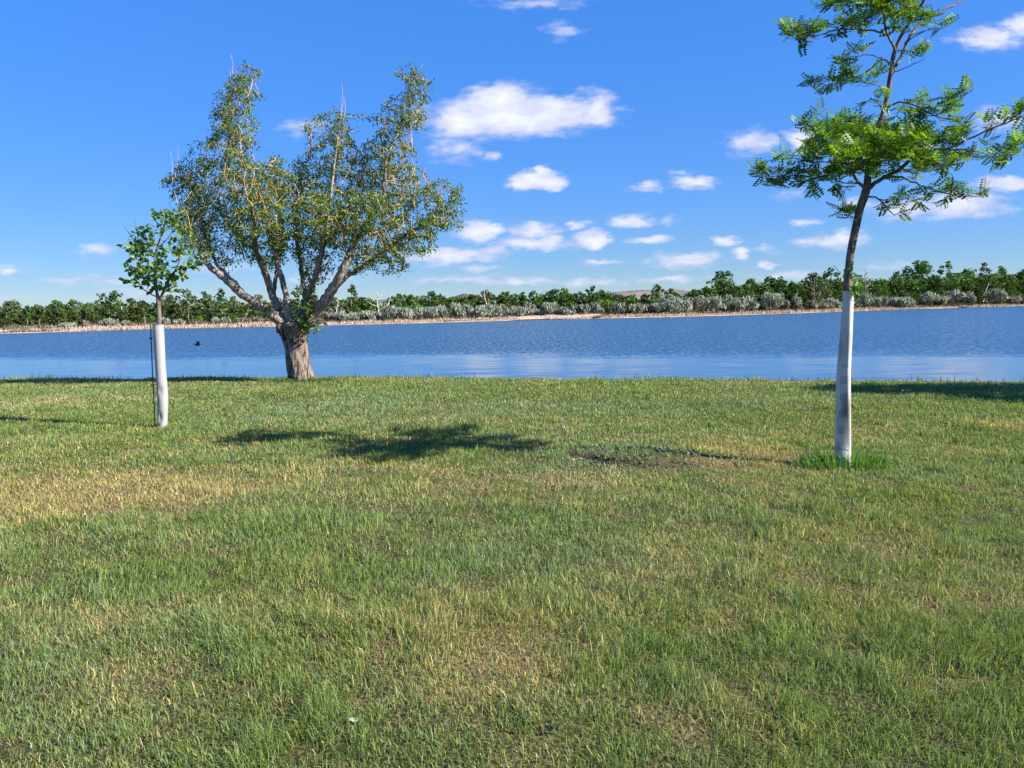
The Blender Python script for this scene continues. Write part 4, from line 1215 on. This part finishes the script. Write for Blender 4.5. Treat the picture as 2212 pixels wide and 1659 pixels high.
loc_ = thing('honey_locust', 'young honey locust with feathery bright green leaves growing from the tall white guard', 'tree', LB)
inv = -LB; mpl = GD / F_
TR = [(1822, 1004, 0, 3), (1826, 900, 0, 3), (1830, 760, .02, 3.5), (1833, 650, .015, 6.0), (1832, 625, .01, 7.8), (1831, 610, 0, 8.4), (1835, 570, 0, 8.2), (1839, 537, 0, 8), (1849, 489, 0, 8), (1858, 450, 0, 8), (1868, 422, 0, 8.8), (1873, 400, 0, 8), (1876, 370, .02, 6.4), (1886, 310, .03, 5.6), (1897, 272, .04, 5.6), (1908, 245, .05, 5.4), (1916, 211, .05, 5.0), (1922, 173, .05, 4.6), (1929, 126, .03, 4.2), (1935, 104, 0, 3.8), (1950, 72, -.04, 3.6), (1976, 32, -.1, 3.2), (1997, 0, -.14, 2.8), (2026, -60, -.2, 2.0), (2040, -120, -.2, 1.0)]
P4 = resample(np.array([[*lp(a, b, c), d * mpl] for a, b, c, d in TR]), 0.03)
g = Geo(); tube(g, P4[:, :3] + inv, P4[:, 3], 14, rough=.07, seed=3); g.build('trunk', M_YBARK, loc_, True)
BR = [
    [(1925, 160, .05, 3.6), (1938, 138, .1, 3.4), (1950, 117, .12, 3.2), (1960, 88, .15, 3.1), (1975, 66, .18, 2.8), (1991, 50, .2, 2.7), (2035, 23, .25, 2.4), (2079, 0, .3, 2), (2120, -40, .35, 1.4), (2150, -90, .35, .8)],
    [(1934, 108, 0, 2.6), (1922, 84, -.08, 2.4), (1912, 53, -.15, 2.2), (1906, 18, -.2, 1.8), (1902, -40, -.25, 1.2), (1910, -90, -.3, .7)],
    [(1922, 78, -.08, 2.0), (1890, 66, -.12, 1.8), (1859, 64, -.18, 1.6), (1815, 63, -.25, 1.4), (1771, 76, -.3, 1.1), (1730, 84, -.35, .9), (1695, 82, -.4, .6)],
    [(1927, 138, .02, 2), (1904, 129, .1, 1.8), (1873, 155, .15, 1.5), (1844, 170, .2, 1.2), (1809, 188, .25, .8), (1770, 178, .25, .5)],
    [(1904, 129, .1, 1.2), (1880, 118, .1, 1.0), (1850, 122, .15, .7), (1815, 128, .15, .5)],
    [(1914, 192, .05, 1.2), (1900, 186, -.1, 1), (1868, 179, -.2, .6)],
    [(1908, 240, .05, 1.2), (1898, 225, -.1, .8), (1886, 215, -.15, .5)],
    [(1926, 158, .05, 1.2), (1944, 150, 0, 1), (1975, 138, -.05, .8), (1999, 126, -.1, .5)],
    [(1960, 88, .15, 1.2), (1990, 72, .1, .9), (2023, 59, .05, .5)],
    [(1909, 240, .05, 2), (1941, 221, -.1, 1.8), (1976, 228, -.2, 1.6), (2020, 250, -.3, 1.4), (2061, 258, -.35, 1)],
    [(2020, 250, -.3, 1), (2046, 234, -.35, .9), (2075, 212, -.4, .8), (2108, 187, -.45, .5)],
    [(1966, 278, -.2, 1), (1985, 262, -.25, .9), (2005, 250, -.28, .8)],
    [(1872, 410, 0, 5), (1890, 395, -.03, 4.4), (1912, 384, -.06, 4.2), (1947, 363, -.1, 3.8), (1970, 340, -.15, 3.4), (2005, 325, -.2, 3), (2049, 319, -.25, 2.4), (2108, 293, -.3, 1.8), (2166, 269, -.35, 1.4), (2210, 252, -.4, 1), (2250, 240, -.4, .6)],
    [(2049, 321, -.25, 1.8), (2100, 326, -.2, 1.5), (2152, 324, -.15, 1.2), (2210, 321, -.1, .9), (2260, 312, -.1, .5)],
    [(2060, 324, -.22, 1.2), (2100, 336, -.3, 1), (2137, 340, -.35, .7), (2190, 338, -.4, .5)],
    [(1912, 384, -.06, 2.2), (1947, 384, -.2, 1.9), (1991, 401, -.3, 1.7), (2035, 416, -.4, 1.4), (2079, 422, -.45, 1), (2122, 425, -.5, .6)],
    [(1872, 424, 0, 2), (1897, 431, -.1, 1.6), (1914, 448, -.18, 1.3), (1932, 463, -.22, .9), (1965, 452, -.25, .5)],
    [(1897, 431, -.1, 1.1), (1930, 432, -.2, .9), (1975, 425, -.3, .6)],
    [(1872, 408, 0, 3.6), (1858, 396, -.03, 3.2), (1850, 387, -.05, 3), (1838, 363, -.1, 2.4), (1815, 366, -.15, 1.8), (1771, 381, -.2, 1.5), (1727, 392, -.25, 1.2), (1683, 387, -.3, .9), (1645, 384, -.35, .5)],
    [(1838, 363, -.1, 1.8), (1841, 345, -.2, 1.6), (1790, 350, -.3, 1.3), (1742, 346, -.35, 1), (1698, 338, -.4, .5)],
    [(1894, 276, .04, 2), (1859, 279, -.1, 1.6), (1800, 273, -.2, 1.2), (1748, 261, -.25, .6)],
    [(1890, 300, 0, 2), (1870, 300, -.3, 1.7), (1840, 310, -.6, 1.3), (1790, 305, -.8, .8), (1752, 300, -.9, .5)],
    [(1886, 320, 0, 2), (1900, 320, -.35, 1.7), (1930, 318, -.7, 1.2), (1970, 310, -.95, .6)],
    [(1880, 350, 0, 2), (1870, 345, -.35, 1.7), (1850, 345, -.75, 1.2), (1830, 350, -1.05, .6)],
    [(1880, 345, 0, 2), (1900, 350, .35, 1.6), (1940, 330, .75, 1.1), (1990, 310, 1.05, .6)],
    [(1890, 300, .05, 2), (1860, 305, .4, 1.5), (1820, 300, .8, 1), (1790, 310, 1.1, .6)],
    [(1947, 363, -.1, 1.8), (1975, 375, .1, 1.4), (2010, 370, .25, 1.1), (2050, 360, .35, .7), (2090, 352, .4, .4)],
    [(1858, 396, -.03, 1.6), (1830, 395, -.2, 1.2), (1805, 392, -.35, .8)],
    [(1850, 480, 0, 1), (1842, 468, -.05, .7), (1834, 470, -.1, .4)],
    [(1906, 18, -.2, 1.4), (1870, 10, -.25, 1.1), (1830, 5, -.3, .8), (1795, 12, -.35, .5)],
    [(1976, 32, -.1, 1.4), (1960, 10, -.3, 1.1), (1935, -10, -.4, .7)],
]
seeds = []
for lm in BR:
    P4 = resample(np.array([[*lp(a, b, c), d * mpl] for a, b, c, d in lm]), 0.04)
    P4[:, :3] += np.random.default_rng(len(seeds) + 9).normal(size=(len(P4), 3)) * .004
    g = Geo(); tube(g, P4[:, :3] + inv, P4[:, 3], 8, rough=.1, seed=len(seeds)); g.build('branch', M_YBARK, loc_, True)
    seeds.append(P4[4:, :3])
sall = np.concatenate(seeds)
r_ = np.random.default_rng(15)
att = []
for s_ in seeds[1:]:
    m_ = s_[int(len(s_) * .30):]
    k_ = r_.integers(0, len(m_), max(7, int(len(m_) * 2.4)))
    att.append(m_[k_] + r_.normal(size=(len(k_), 3)) * np.array([.055, .085, .045]) + np.array([0, 0, .035]))
att.append(lobes_points([(1850, 310, 80, 42, -.5), (1930, 315, 80, 40, -.5), (1870, 345, 95, 28, -.3), (1990, 300, 60, 30, -.2), (1900, 300, 70, 40, .5), (1800, 370, 70, 20, 0), (1880, 25, 70, 35, -.15), (1950, 40, 60, 30, -.2), (1900, -30, 80, 40, 0), (2060, 270, 40, 25, -.2), (1960, 300, 80, 40, .3), (2020, 235, 30, 20, -.3)], GD, 230, r_, 1.4))
att = np.concatenate(att)
nodes, par = colonize(sall, att, 0.05, 0.45, 0.07, 30, r_, (0, 0, .05), .2)
tg, rad, kids = twig_mesh(nodes, par, len(sall), 0.0016, 2.2, 0.006)
tg.V = [v + inv for v in tg.V]; tg.build('twigs', M_YTWIG, loc_)['kind'] = 'stuff'
tipn = np.arange(len(sall), len(nodes)); idx = np.repeat(tipn, np.where(kids[tipn] == 0, 6, 3)); n = len(idx)
P = nodes[idx] + r_.normal(size=(n, 3)) * .014
td_ = norm(nodes[idx] - nodes[par[idx]])
ax = norm(td_ * .55 + r_.normal(size=(n, 3)) * np.array([.75, .75, .35]) + np.array([0, 0, -.12]))
sd = norm(np.cross(ax, np.array([0, 0, 1.])) + r_.normal(size=(n, 3)) * .35)
lc = np.array([[.105, .205, .014], [.050, .115, .011], [.21, .34, .024]])[r_.integers(0, 3, n)] * (.75 + .5 * r_.random(n))[:, None]
g = Geo(); place_template(g, FROND_V, None, FROND_Q, P + inv, ax, sd, .065 + .06 * r_.random(n), lc)
g.build('foliage', M_LEAF_YOUNG, loc_); print('fronds', n)
# sprouts just above the guard
g = Geo(); n = 19
pk = np.array([lp(*a) for a in [(1850, 622, -.05), (1842, 600, -.06), (1822, 596, -.05), (1838, 590, -.06), (1852, 632, -.07), (1836, 465, -.04), (1806, 893, -.08)]])
ch = r_.choice(7, n, p=[.28, .15, .15, .1, .22, .08, .02]); P = pk[ch] + r_.normal(size=(n, 3)) * .015
ax = norm(r_.normal(size=(n, 3)) + np.array([.4, -.3, .3])); place_template(g, FROND_V, None, FROND_Q, P + inv, ax, r_.normal(size=(n, 3)), .07 + .05 * r_.random(n), np.array([[.10, .22, .025]]) * (.8 + .5 * r_.random(n))[:, None])
g.build('stem_sprouts', M_LEAF_YOUNG, loc_)['kind'] = 'stuff'


# ---- guards
def guard_material(name, vents):
    m, t_, out = newmat(name)
    tc_ = N(t_, 'ShaderNodeTexCoord'); n1 = N(t_, 'ShaderNodeTexNoise'); n1.inputs['Scale'].default_value = 5; n1.inputs['Detail'].default_value = 5
    mp = N(t_, 'ShaderNodeMapping'); mp.inputs['Scale'].default_value = (1.5, 1.5, .5); t_.links.new(tc_.outputs['Object'], mp.inputs[0]); t_.links.new(mp.outputs[0], n1.inputs['Vector'])
    c = ramp(t_, n1.outputs['Fac'], [(.30, (.20, .185, .16)), (.42, (.40, .385, .36)), (.55, (.55, .54, .525)), (.75, (.62, .615, .605))] if vents else [(.28, (.44, .42, .39)), (.42, (.42, .415, .41)), (.7, (.49, .485, .49))])
    p_ = N(t_, 'ShaderNodeBsdfPrincipled'); p_.inputs['Roughness'].default_value = .38
    nrm_in = None
    if vents:
        # embossed diamond vent panels at intervals up the tube
        sp_ = N(t_, 'ShaderNodeSeparateXYZ'); t_.links.new(tc_.outputs['Object'], sp_.inputs[0])

        def mm_(op, a, b=None, cl=False):
            n_ = t_.nodes.new('ShaderNodeMath'); n_.operation = op; n_.use_clamp = cl
            for i, v in enumerate((a, b)):
                if v is None: continue
                if isinstance(v, (int, float)): n_.inputs[i].default_value = v
                else: t_.links.new(v, n_.inputs[i])
            return n_.outputs[0]
        an_ = mm_('ARCTAN2', sp_.outputs['Y'], sp_.outputs['X']); z_ = sp_.outputs['Z']
        a1 = mm_('SINE', mm_('ADD', mm_('MULTIPLY', z_, 330), mm_('MULTIPLY', an_, 20))); a2 = mm_('SINE', mm_('SUBTRACT', mm_('MULTIPLY', z_, 330), mm_('MULTIPLY', an_, 20)))
        dm = mm_('MULTIPLY', a1, a2); dots = mm_('GREATER_THAN', dm, 0.05)
        band = mm_('GREATER_THAN', mm_('SINE', mm_('MULTIPLY', z_, 41.0)), 0.05)
        low = mm_('LESS_THAN', z_, .95)
        am = mm_('MULTIPLY', mm_('LESS_THAN', an_, -1.55), mm_('GREATER_THAN', an_, -2.75))
        fac = mm_('MULTIPLY', mm_('MULTIPLY', dots, band), mm_('MULTIPLY', low, am))
        mx = N(t_, 'ShaderNodeMix', data_type='RGBA'); t_.links.new(mm_('MULTIPLY', fac, .75), mx.inputs['Factor']); t_.links.new(c, mx.inputs['A']); mx.inputs['B'].default_value = (.07, .07, .075, 1)
        c = mx.outputs['Result']
    t_.links.new(c, p_.inputs['Base Color'])
    tr_ = N(t_, 'ShaderNodeBsdfTranslucent'); tr_.inputs['Color'].default_value = (.85, .84, .86, 1)
    ms = N(t_, 'ShaderNodeMixShader'); ms.inputs[0].default_value = .30 if not vents else .12
    t_.links.new(p_.outputs[0], ms.inputs[1]); t_.links.new(tr_.outputs[0], ms.inputs[2]); t_.links.new(ms.outputs[0], out.inputs['Surface'])
    return m


def guard(name, label, rows, d, base, mat, shape, seed):
    """rows: (vx left, vx right, vy); shape(t, angles) multiplies the radius"""
    R4 = np.array([[*at((a + b) / 2, c, d), (b - a) / 2 * d / F_] for a, b, c in rows]); R4 = resample(R4, .02)
    seg = 40; an_ = np.linspace(0, 2 * math.pi, seg, endpoint=False); Vo = []; Vi = []
    for i, (x, y, z, r) in enumerate(R4):
        t = i / (len(R4) - 1); k_ = shape(t, an_)
        Vo.append(np.stack([x + np.cos(an_) * r * k_, y + np.sin(an_) * r * k_, np.full(seg, z)], 1)); rr_ = r - .003
        Vi.append(np.stack([x + np.cos(an_) * rr_ * k_, y + np.sin(an_) * rr_ * k_, np.full(seg, z)], 1))
    n_ = len(R4); V = np.concatenate(Vo + Vi); q = []; jj = np.arange(seg); off = n_ * seg
    for i in range(n_ - 1):
        a = i * seg + jj; b = i * seg + (jj + 1) % seg
        q.append(np.stack([a, b, b + seg, a + seg], 1)); q.append(np.stack([off + a, off + a + seg, off + b + seg, off + b], 1))
    for e in (0, (n_ - 1) * seg):
        a = e + jj; b = e + (jj + 1) % seg; q.append(np.stack([a, a + off, b + off, b], 1))
    o = mesh_np(name, V, [np.concatenate(q)], mat, None, None, True, loc=base)
    tag(o, label, 'tree guard')
    return o


def shape_r(t, a):   # round tube folded into a flat face away from the sun, the crease twisting up the tube
    ar = math.radians(-44 - 62 * t); a0 = ar - math.radians(100)
    mid = (ar + a0) / 2; h = (ar - a0) / 2
    da = np.angle(np.exp(1j * (a - mid)))
    flat = math.cos(h) / np.cos(np.clip(da, -h, h))
    k = min(1.0, max(0.0, (t - .02) / .12)) * .9
    k *= 1 - .75 * min(1.0, max(0.0, (t - .86) / .12))
    return np.where(np.abs(da) < h, flat * k + (1 - k), 1.0) * (1 + .012 * np.sin(3 * a + 5 * t))


def shape_l(t, a):   # dented tube
    def dent(t0, a0, st_, sz): return st_ * np.exp(-((t - t0) / sz) ** 2 - (np.angle(np.exp(1j * (a - a0))) / .55) ** 2)
    return 1 - dent(.13, -1.7, .38, .05) - dent(.38, -1.5, .25, .04) - dent(.25, -1.0, -.10, .08) - dent(.03, -2.2, .2, .05) + .01 * np.sin(2 * a + 4 * t)


rows_r = [(1802, 1838, 1012), (1803, 1837.5, 998), (1804.5, 1837.5, 947), (1806, 1837, 896), (1807, 1836.5, 814), (1812, 1838.5, 760), (1815.5, 1840.5, 722), (1818.5, 1842, 680), (1821, 1844, 628)]
guard('tree_guard', 'tall white tapering plastic guard with vent panels round the honey locust stem', rows_r, GD, GB, guard_material('vented_guard', True), shape_r, 1)
tuft('grass_tuft', 'tall bright green grass tuft at the foot of the honey locust guard', GB[0] - .02, GB[1] - .02, .44, .26, 760, .09, .24, [(.10, .22, .03), (.07, .17, .022), (.14, .26, .045)], .008)

SB = ground_hit(350, 925); SD = SB[1]
rows_l = [(340, 360, 931), (340.5, 361, 922), (340.5, 362, 890), (340.5, 362.5, 862), (338.5, 360.5, 830), (336, 357, 789), (333, 355, 740), (330, 353, 700)]
guard('tree_guard', 'shorter plain white dented plastic guard round the round-leaved sapling', rows_l, SD, SB, guard_material('plain_guard', False), shape_l, 2)
tuft('grass_tuft', 'low yellow-green grass tuft at the foot of the plain dented guard', SB[0] + .1, SB[1] - .02, .45, .22, 420, .04, .10, [PAL[0], PAL[5], PAL[2]], .009)

# steel stake and wire ties beside the plain guard
sb_ = ground_hit(335.5, 923)
st_root = thing('steel_stake', 'thin rusty steel rod stuck in the lawn beside the plain dented guard', 'stake', sb_)
P4 = resample(np.array([at(335.5, 927, SD), at(331, 840, SD), at(327.5, 760, SD), at(325.5, 703, SD)]), .05)
g = Geo(); tube(g, P4 - sb_, .0075, 8); g.build('rod', M_RUST, st_root, True)
for vy, vx0, vx1 in ((731, 325.5, 336), (832, 329.5, 340)):
    g = Geo(); c = at(vx0, vy, SD); e = at(vx1, vy - 1, SD - .05)
    a = np.linspace(0, 2 * math.pi, 13); loop = c + np.stack([np.cos(a) * .017, np.sin(a) * .017, .012 * np.sin(a * 2)], 1)
    tube(g, loop - sb_, .004, 5); tube(g, np.array([c + [0.01, -.012, 0], (c + e) / 2 + [0, -.02, .01], e]) - sb_, .004, 5); tube(g, np.array([c + [-.01, -.01, 0], c + [-.012, -.02, .03]]) - sb_, .003, 5)
    g.build('wire_tie', M_RUST, st_root, True)

# ================================================================== round-leaved sapling in the plain guard
sap = thing('round_leaved_sapling', 'small sapling with round heart-shaped leaves in the plain dented guard by the steel rod', 'tree', SB)
inv = -SB; mps = SD / F_


def spt(vx, vy, dd=0.0): return at(vx, vy, SD + dd)


g = Geo()
P4 = resample(np.array([[*spt(a, b, c), d * mps] for a, b, c, d in [(350, 924, 0, 4.5), (348, 840, 0, 4.5), (344, 720, 0, 4.6), (344, 690, 0, 4.6), (343, 665, 0, 4.6), (342, 648, 0, 4.6), (338, 626, .02, 3), (336, 597, .03, 2.6), (335, 558, .03, 2.3), (341, 530, .02, 2), (352, 499, 0, 1.7), (355, 470, -.03, 1.3), (347, 446, -.04, .7)]]), .03)
tube(g, P4[:, :3] + inv, P4[:, 3], 10, rough=.06); g.build('trunk', M_YBARK, sap, True)
BR = [
    [(343, 652, 0, 3), (351, 634, -.03, 2.6), (364, 606, -.06, 2.3), (380, 585, -.1, 2), (407, 579, -.15, 1.3), (435, 571, -.2, .7)],
    [(380, 585, -.1, 1.6), (388, 560, 0, 1.3), (395, 530, .05, 1), (400, 500, .1, .6)],
    [(337, 620, .02, 1.6), (318, 597, -.1, 1.3), (294, 583, -.18, 1), (274, 575, -.2, .5)],
    [(340, 642, 0, 1.4), (320, 632, .08, 1.2), (290, 612, .15, .9), (270, 604, .2, .5)],
    [(336, 590, .03, 1.7), (321, 571, .1, 1.5), (306, 546, .15, 1.2), (282, 509, .2, .8), (268, 488, .22, .4)],
    [(308, 550, .15, 1), (300, 524, .1, .8), (292, 478, .05, .4)],
    [(335, 558, .03, 1.4), (320, 530, -.1, 1.1), (312, 500, -.15, .6)],
    [(340, 535, .02, 1.3), (362, 515, .12, 1), (385, 480, .2, .5)],
    [(336, 605, .03, 1.3), (350, 590, -.2, 1), (360, 570, -.35, .6)],
    [(336, 580, .03, 1.3), (345, 560, .25, 1), (365, 540, .4, .6)],
    [(353, 497, 0, 1), (338, 480, .1, .7), (330, 462, .12, .4)],
    [(351, 634, -.03, 1.2), (370, 622, -.2, .9), (386, 618, -.3, .5)],
]
seeds = []
for lm in BR:
    Q4 = resample(np.array([[*spt(a, b, c), d * mps] for a, b, c, d in lm]), .04)
    g = Geo(); tube(g, Q4[:, :3] + inv, Q4[:, 3], 7, rough=.1); g.build('branch', M_YTWIG, sap, True); seeds.append(Q4[5:, :3])
seeds.append(P4[-18:, :3]); sall = np.concatenate(seeds); r_ = np.random.default_rng(25)
att = lobes_points([(330, 560, 55, 55), (300, 520, 30, 40, .1), (350, 480, 28, 34), (295, 595, 28, 22, 0), (375, 595, 35, 28, -.1), (418, 570, 28, 18, -.15), (395, 520, 28, 40, .1), (375, 470, 25, 25, .15), (300, 545, 40, 40, 0), (335, 610, 45, 18), (320, 500, 26, 24, -.1)], SD, 460, r_, 1.1)
nodes, par = colonize(sall, att, .055, .6, .08, 30, r_, (0, 0, .05), .2)
tg, rad, kids = twig_mesh(nodes, par, len(sall), .0022, 2.2, .006); tg.V = [v + inv for v in tg.V]; tg.build('twigs', M_YTWIG, sap)['kind'] = 'stuff'
tipn = np.concatenate([np.arange(len(sall), len(nodes))]); idx = np.repeat(tipn, np.where(kids[tipn] == 0, 3, 1)); n = len(idx)
ax = norm(r_.normal(size=(n, 3)) * np.array([1, 1, .6]) + np.array([0, 0, -.45])); P = nodes[idx] + ax * .03
lc = np.array([[.10, .20, .045], [.07, .145, .035], [.14, .24, .06], [.16, .28, .05]])[r_.integers(0, 4, n)] * (.8 + .4 * r_.random(n))[:, None]
g = Geo(); place_template(g, HEART, HEART_T, None, P + inv, ax, r_.normal(size=(n, 3)), .058 + .03 * r_.random(n), lc); g.build('foliage', M_LEAF_YOUNG, sap); print('heart leaves', n)

# ================================================================== tree standing out of view to the right: its shadow lies on the lawn
ob = np.array([16.9, 10.0, 0]); ob[2] = float(gz(ob[0], ob[1]))
off = thing('shade_tree', 'broad leafy tree out of view to the right, shading the lawn edge', 'tree', ob)
r_ = np.random.default_rng(41); g = Geo()
tube(g, np.array([[0, 0, -.1], [.05, 0, 1.0], [0, .05, 2.0], [.1, 0, 3.2], [0, 0, 5.0]]), [.3, .24, .2, .14, .05], 12, rough=.1)
lob = [(r_.uniform(-2.6, 2.6), r_.uniform(-2.2, 2.2), r_.uniform(2.4, 6.4)) for i in range(20)]
for l in lob[:9]:
    q = resample(np.array([[.03, 0, 1.9], [l[0] * .4, l[1] * .4, 2.2 + .3 * (l[2] - 2)], l]), .3); tube(g, q, np.linspace(.1, .02, len(q)), 6)
g.build('trunk', M_LIMB, off, True)
g = Geo()
for l in lob: leaf_cloud(g, np.array(l), np.array([1.15, 1.15, .9]), 620, .11, (.055, .11, .028), r_, shell=.2)
g.build('crown', M_LEAF, off)

# ================================================================== small things
# black bird low over the water
bc = at(428, 744.5, 31.0)
bird = thing('flying_bird', 'black bird with raised wings flying low over the lake', 'bird', bc)
g = Geo(); s = 1.0
body = np.array([[-.190, 0, .010], [-.175, 0, .012], [-.155, 0, .014], [-.125, 0, .004], [-.08, 0, -.008], [-.02, 0, -.012], [.05, 0, -.008], [.10, 0, -.004], [.15, 0, -.008], [.20, 0, -.014]])
rb = [.003, .008, .020, .021, .036, .044, .034, .020, .020, .016]
Vb = []; an_ = np.linspace(0, 2 * math.pi, 12, endpoint=False)
for (x, y, z), r, fl in zip(body, rb, [1, 1, 1, 1, 1, 1, .9, .7, .35, .2]):
    wy = r * (1.0 if x < .12 else 2.0); Vb.append(np.stack([np.full(12, x), np.cos(an_) * wy, z + np.sin(an_) * r * fl], 1))
q = []; jj = np.arange(12)
for i in range(len(body) - 1): q.append(np.stack([i * 12 + jj, i * 12 + (jj + 1) % 12, (i + 1) * 12 + (jj + 1) % 12, (i + 1) * 12 + jj], 1))
e = (len(body) - 1) * 12
Vb = np.vstack(Vb + [body[0] - [.012, 0, .002], body[-1]]); nb = len(Vb)
g.add(Vb, [(nb - 2, (k_ + 1) % 12, k_) for k_ in range(12)] + [(nb - 1, e + k_, e + (k_ + 1) % 12) for k_ in range(12)], np.concatenate(q))
for sgn in (-1, 1):
    # wing sections from the shoulder to the tip: leading edge, trailing edge
    if sgn < 0: sec = [((-.07, -.02, .015), (.06, -.02, .01)), ((-.03, -.12, .055), (.10, -.12, .04)), ((.06, -.20, .12), (.14, -.19, .09)), ((.145, -.28, .155), (.17, -.27, .145))]
    else: sec = [((-.07, .02, .015), (.06, .02, .01)), ((-.11, .12, .06), (.01, .13, .045)), ((-.16, .20, .125), (-.09, .21, .10)), ((-.20, .28, .165), (-.175, .28, .155))]
    Vw = []
    for le, te in sec:
        le, te = np.array(le), np.array(te); md = (le + te) / 2
        Vw += [le, md + [0, 0, .009], te, md - [0, 0, .009]]
    Vw = np.array(Vw); q = []
    for i in range(3):
        for k_ in range(4): q.append((i * 4 + k_, i * 4 + (k_ + 1) % 4, (i + 1) * 4 + (k_ + 1) % 4, (i + 1) * 4 + k_))
    q.append((12, 13, 14, 15)); g.add(Vw, None, q)
g.build('body', M_BIRD, bird, False)


def scrap(name, label, cat, vx, vy, size, mat, seed):
    r_ = np.random.default_rng(seed); p = ground_hit(vx, vy); p[2] += .02
    n_ = 7; u, v = np.meshgrid(np.linspace(-1, 1, n_), np.linspace(-1, 1, n_))
    z = r_.random((n_, n_)) * .5 + .25 * np.sin(u * 3 + seed)
    V = np.stack([u * size * (1 + .2 * r_.random((n_, n_))), v * size * .6, z * size * .6], -1).reshape(-1, 3)
    V = np.vstack([V, V - [0, 0, size * .12]]); m_ = n_ * n_
    ii = (np.arange(n_ - 1)[:, None] * n_ + np.arange(n_ - 1)[None]).ravel()
    top_ = np.stack([ii, ii + 1, ii + n_ + 1, ii + n_], 1); bot_ = np.stack([ii + n_, ii + n_ + 1, ii + 1, ii], 1) + m_
    ed = [i for i in range(n_)] + [i * n_ + n_ - 1 for i in range(1, n_)] + [m_ - 1 - i for i in range(1, n_)] + [m_ - n_ - i * n_ for i in range(1, n_ - 1)]
    sd_ = np.array([(ed[i], ed[i] + m_, ed[(i + 1) % len(ed)] + m_, ed[(i + 1) % len(ed)]) for i in range(len(ed))])
    o = mesh_np(name, V + p, [np.concatenate([top_, bot_, sd_])], mat, None, None, True, loc=p); tag(o, label, cat)


scrap('plastic_scrap', 'small crumpled white scrap lying on the bare turf hump', 'litter', 1238, 997, .014, M_SCRAP, 1)
scrap('plastic_scrap', 'larger pale translucent scrap just right of the small white one', 'litter', 1254, 995, .02, plain('pale_plastic', (.55, .60, .60), .4, .4, .1, 40), 2)
scrap('stone', 'flat pale grey stone in the near grass below the picture centre', 'stone', 762, 1567, .017, M_STONE, 3)


def dandelion(vx, vy, label, k_):
    p = ground_hit(vx, vy); root = thing('dandelion', label, 'dandelion', p, 'dandelion clocks on the lawn')
    g = Geo(); tube(g, np.array([[0, 0, -.01], [.004, 0, .05], [.0, .004, .11]]), [.003, .0025, .002], 6, (.12, .18, .06)); g.build('stem', M_GRASS, root, True)
    r_ = np.random.default_rng(k_); g = Geo(); n_ = 60; dv = norm(r_.normal(size=(n_, 3)))
    for d_ in dv:
        u = norm(np.cross(d_, r_.normal(size=3))) * .004; c = np.array([0, .004, .115])
        g.add(np.array([c, c + d_ * .015 + u, c + d_ * .018, c + d_ * .015 - u]), None, [(0, 1, 2, 3)], (.5, .5, .47))
    g.build('seed_head', M_REED, root)


dandelion(2155, 848, 'white dandelion clock in the dark shade near the lawn\'s waterside edge', 1)
dandelion(2145, 893, 'white dandelion clock in sunlit grass below the dark shade', 2)
dandelion(1949, 858, 'white dandelion clock at the shadow edge right of the honey locust guard', 3)
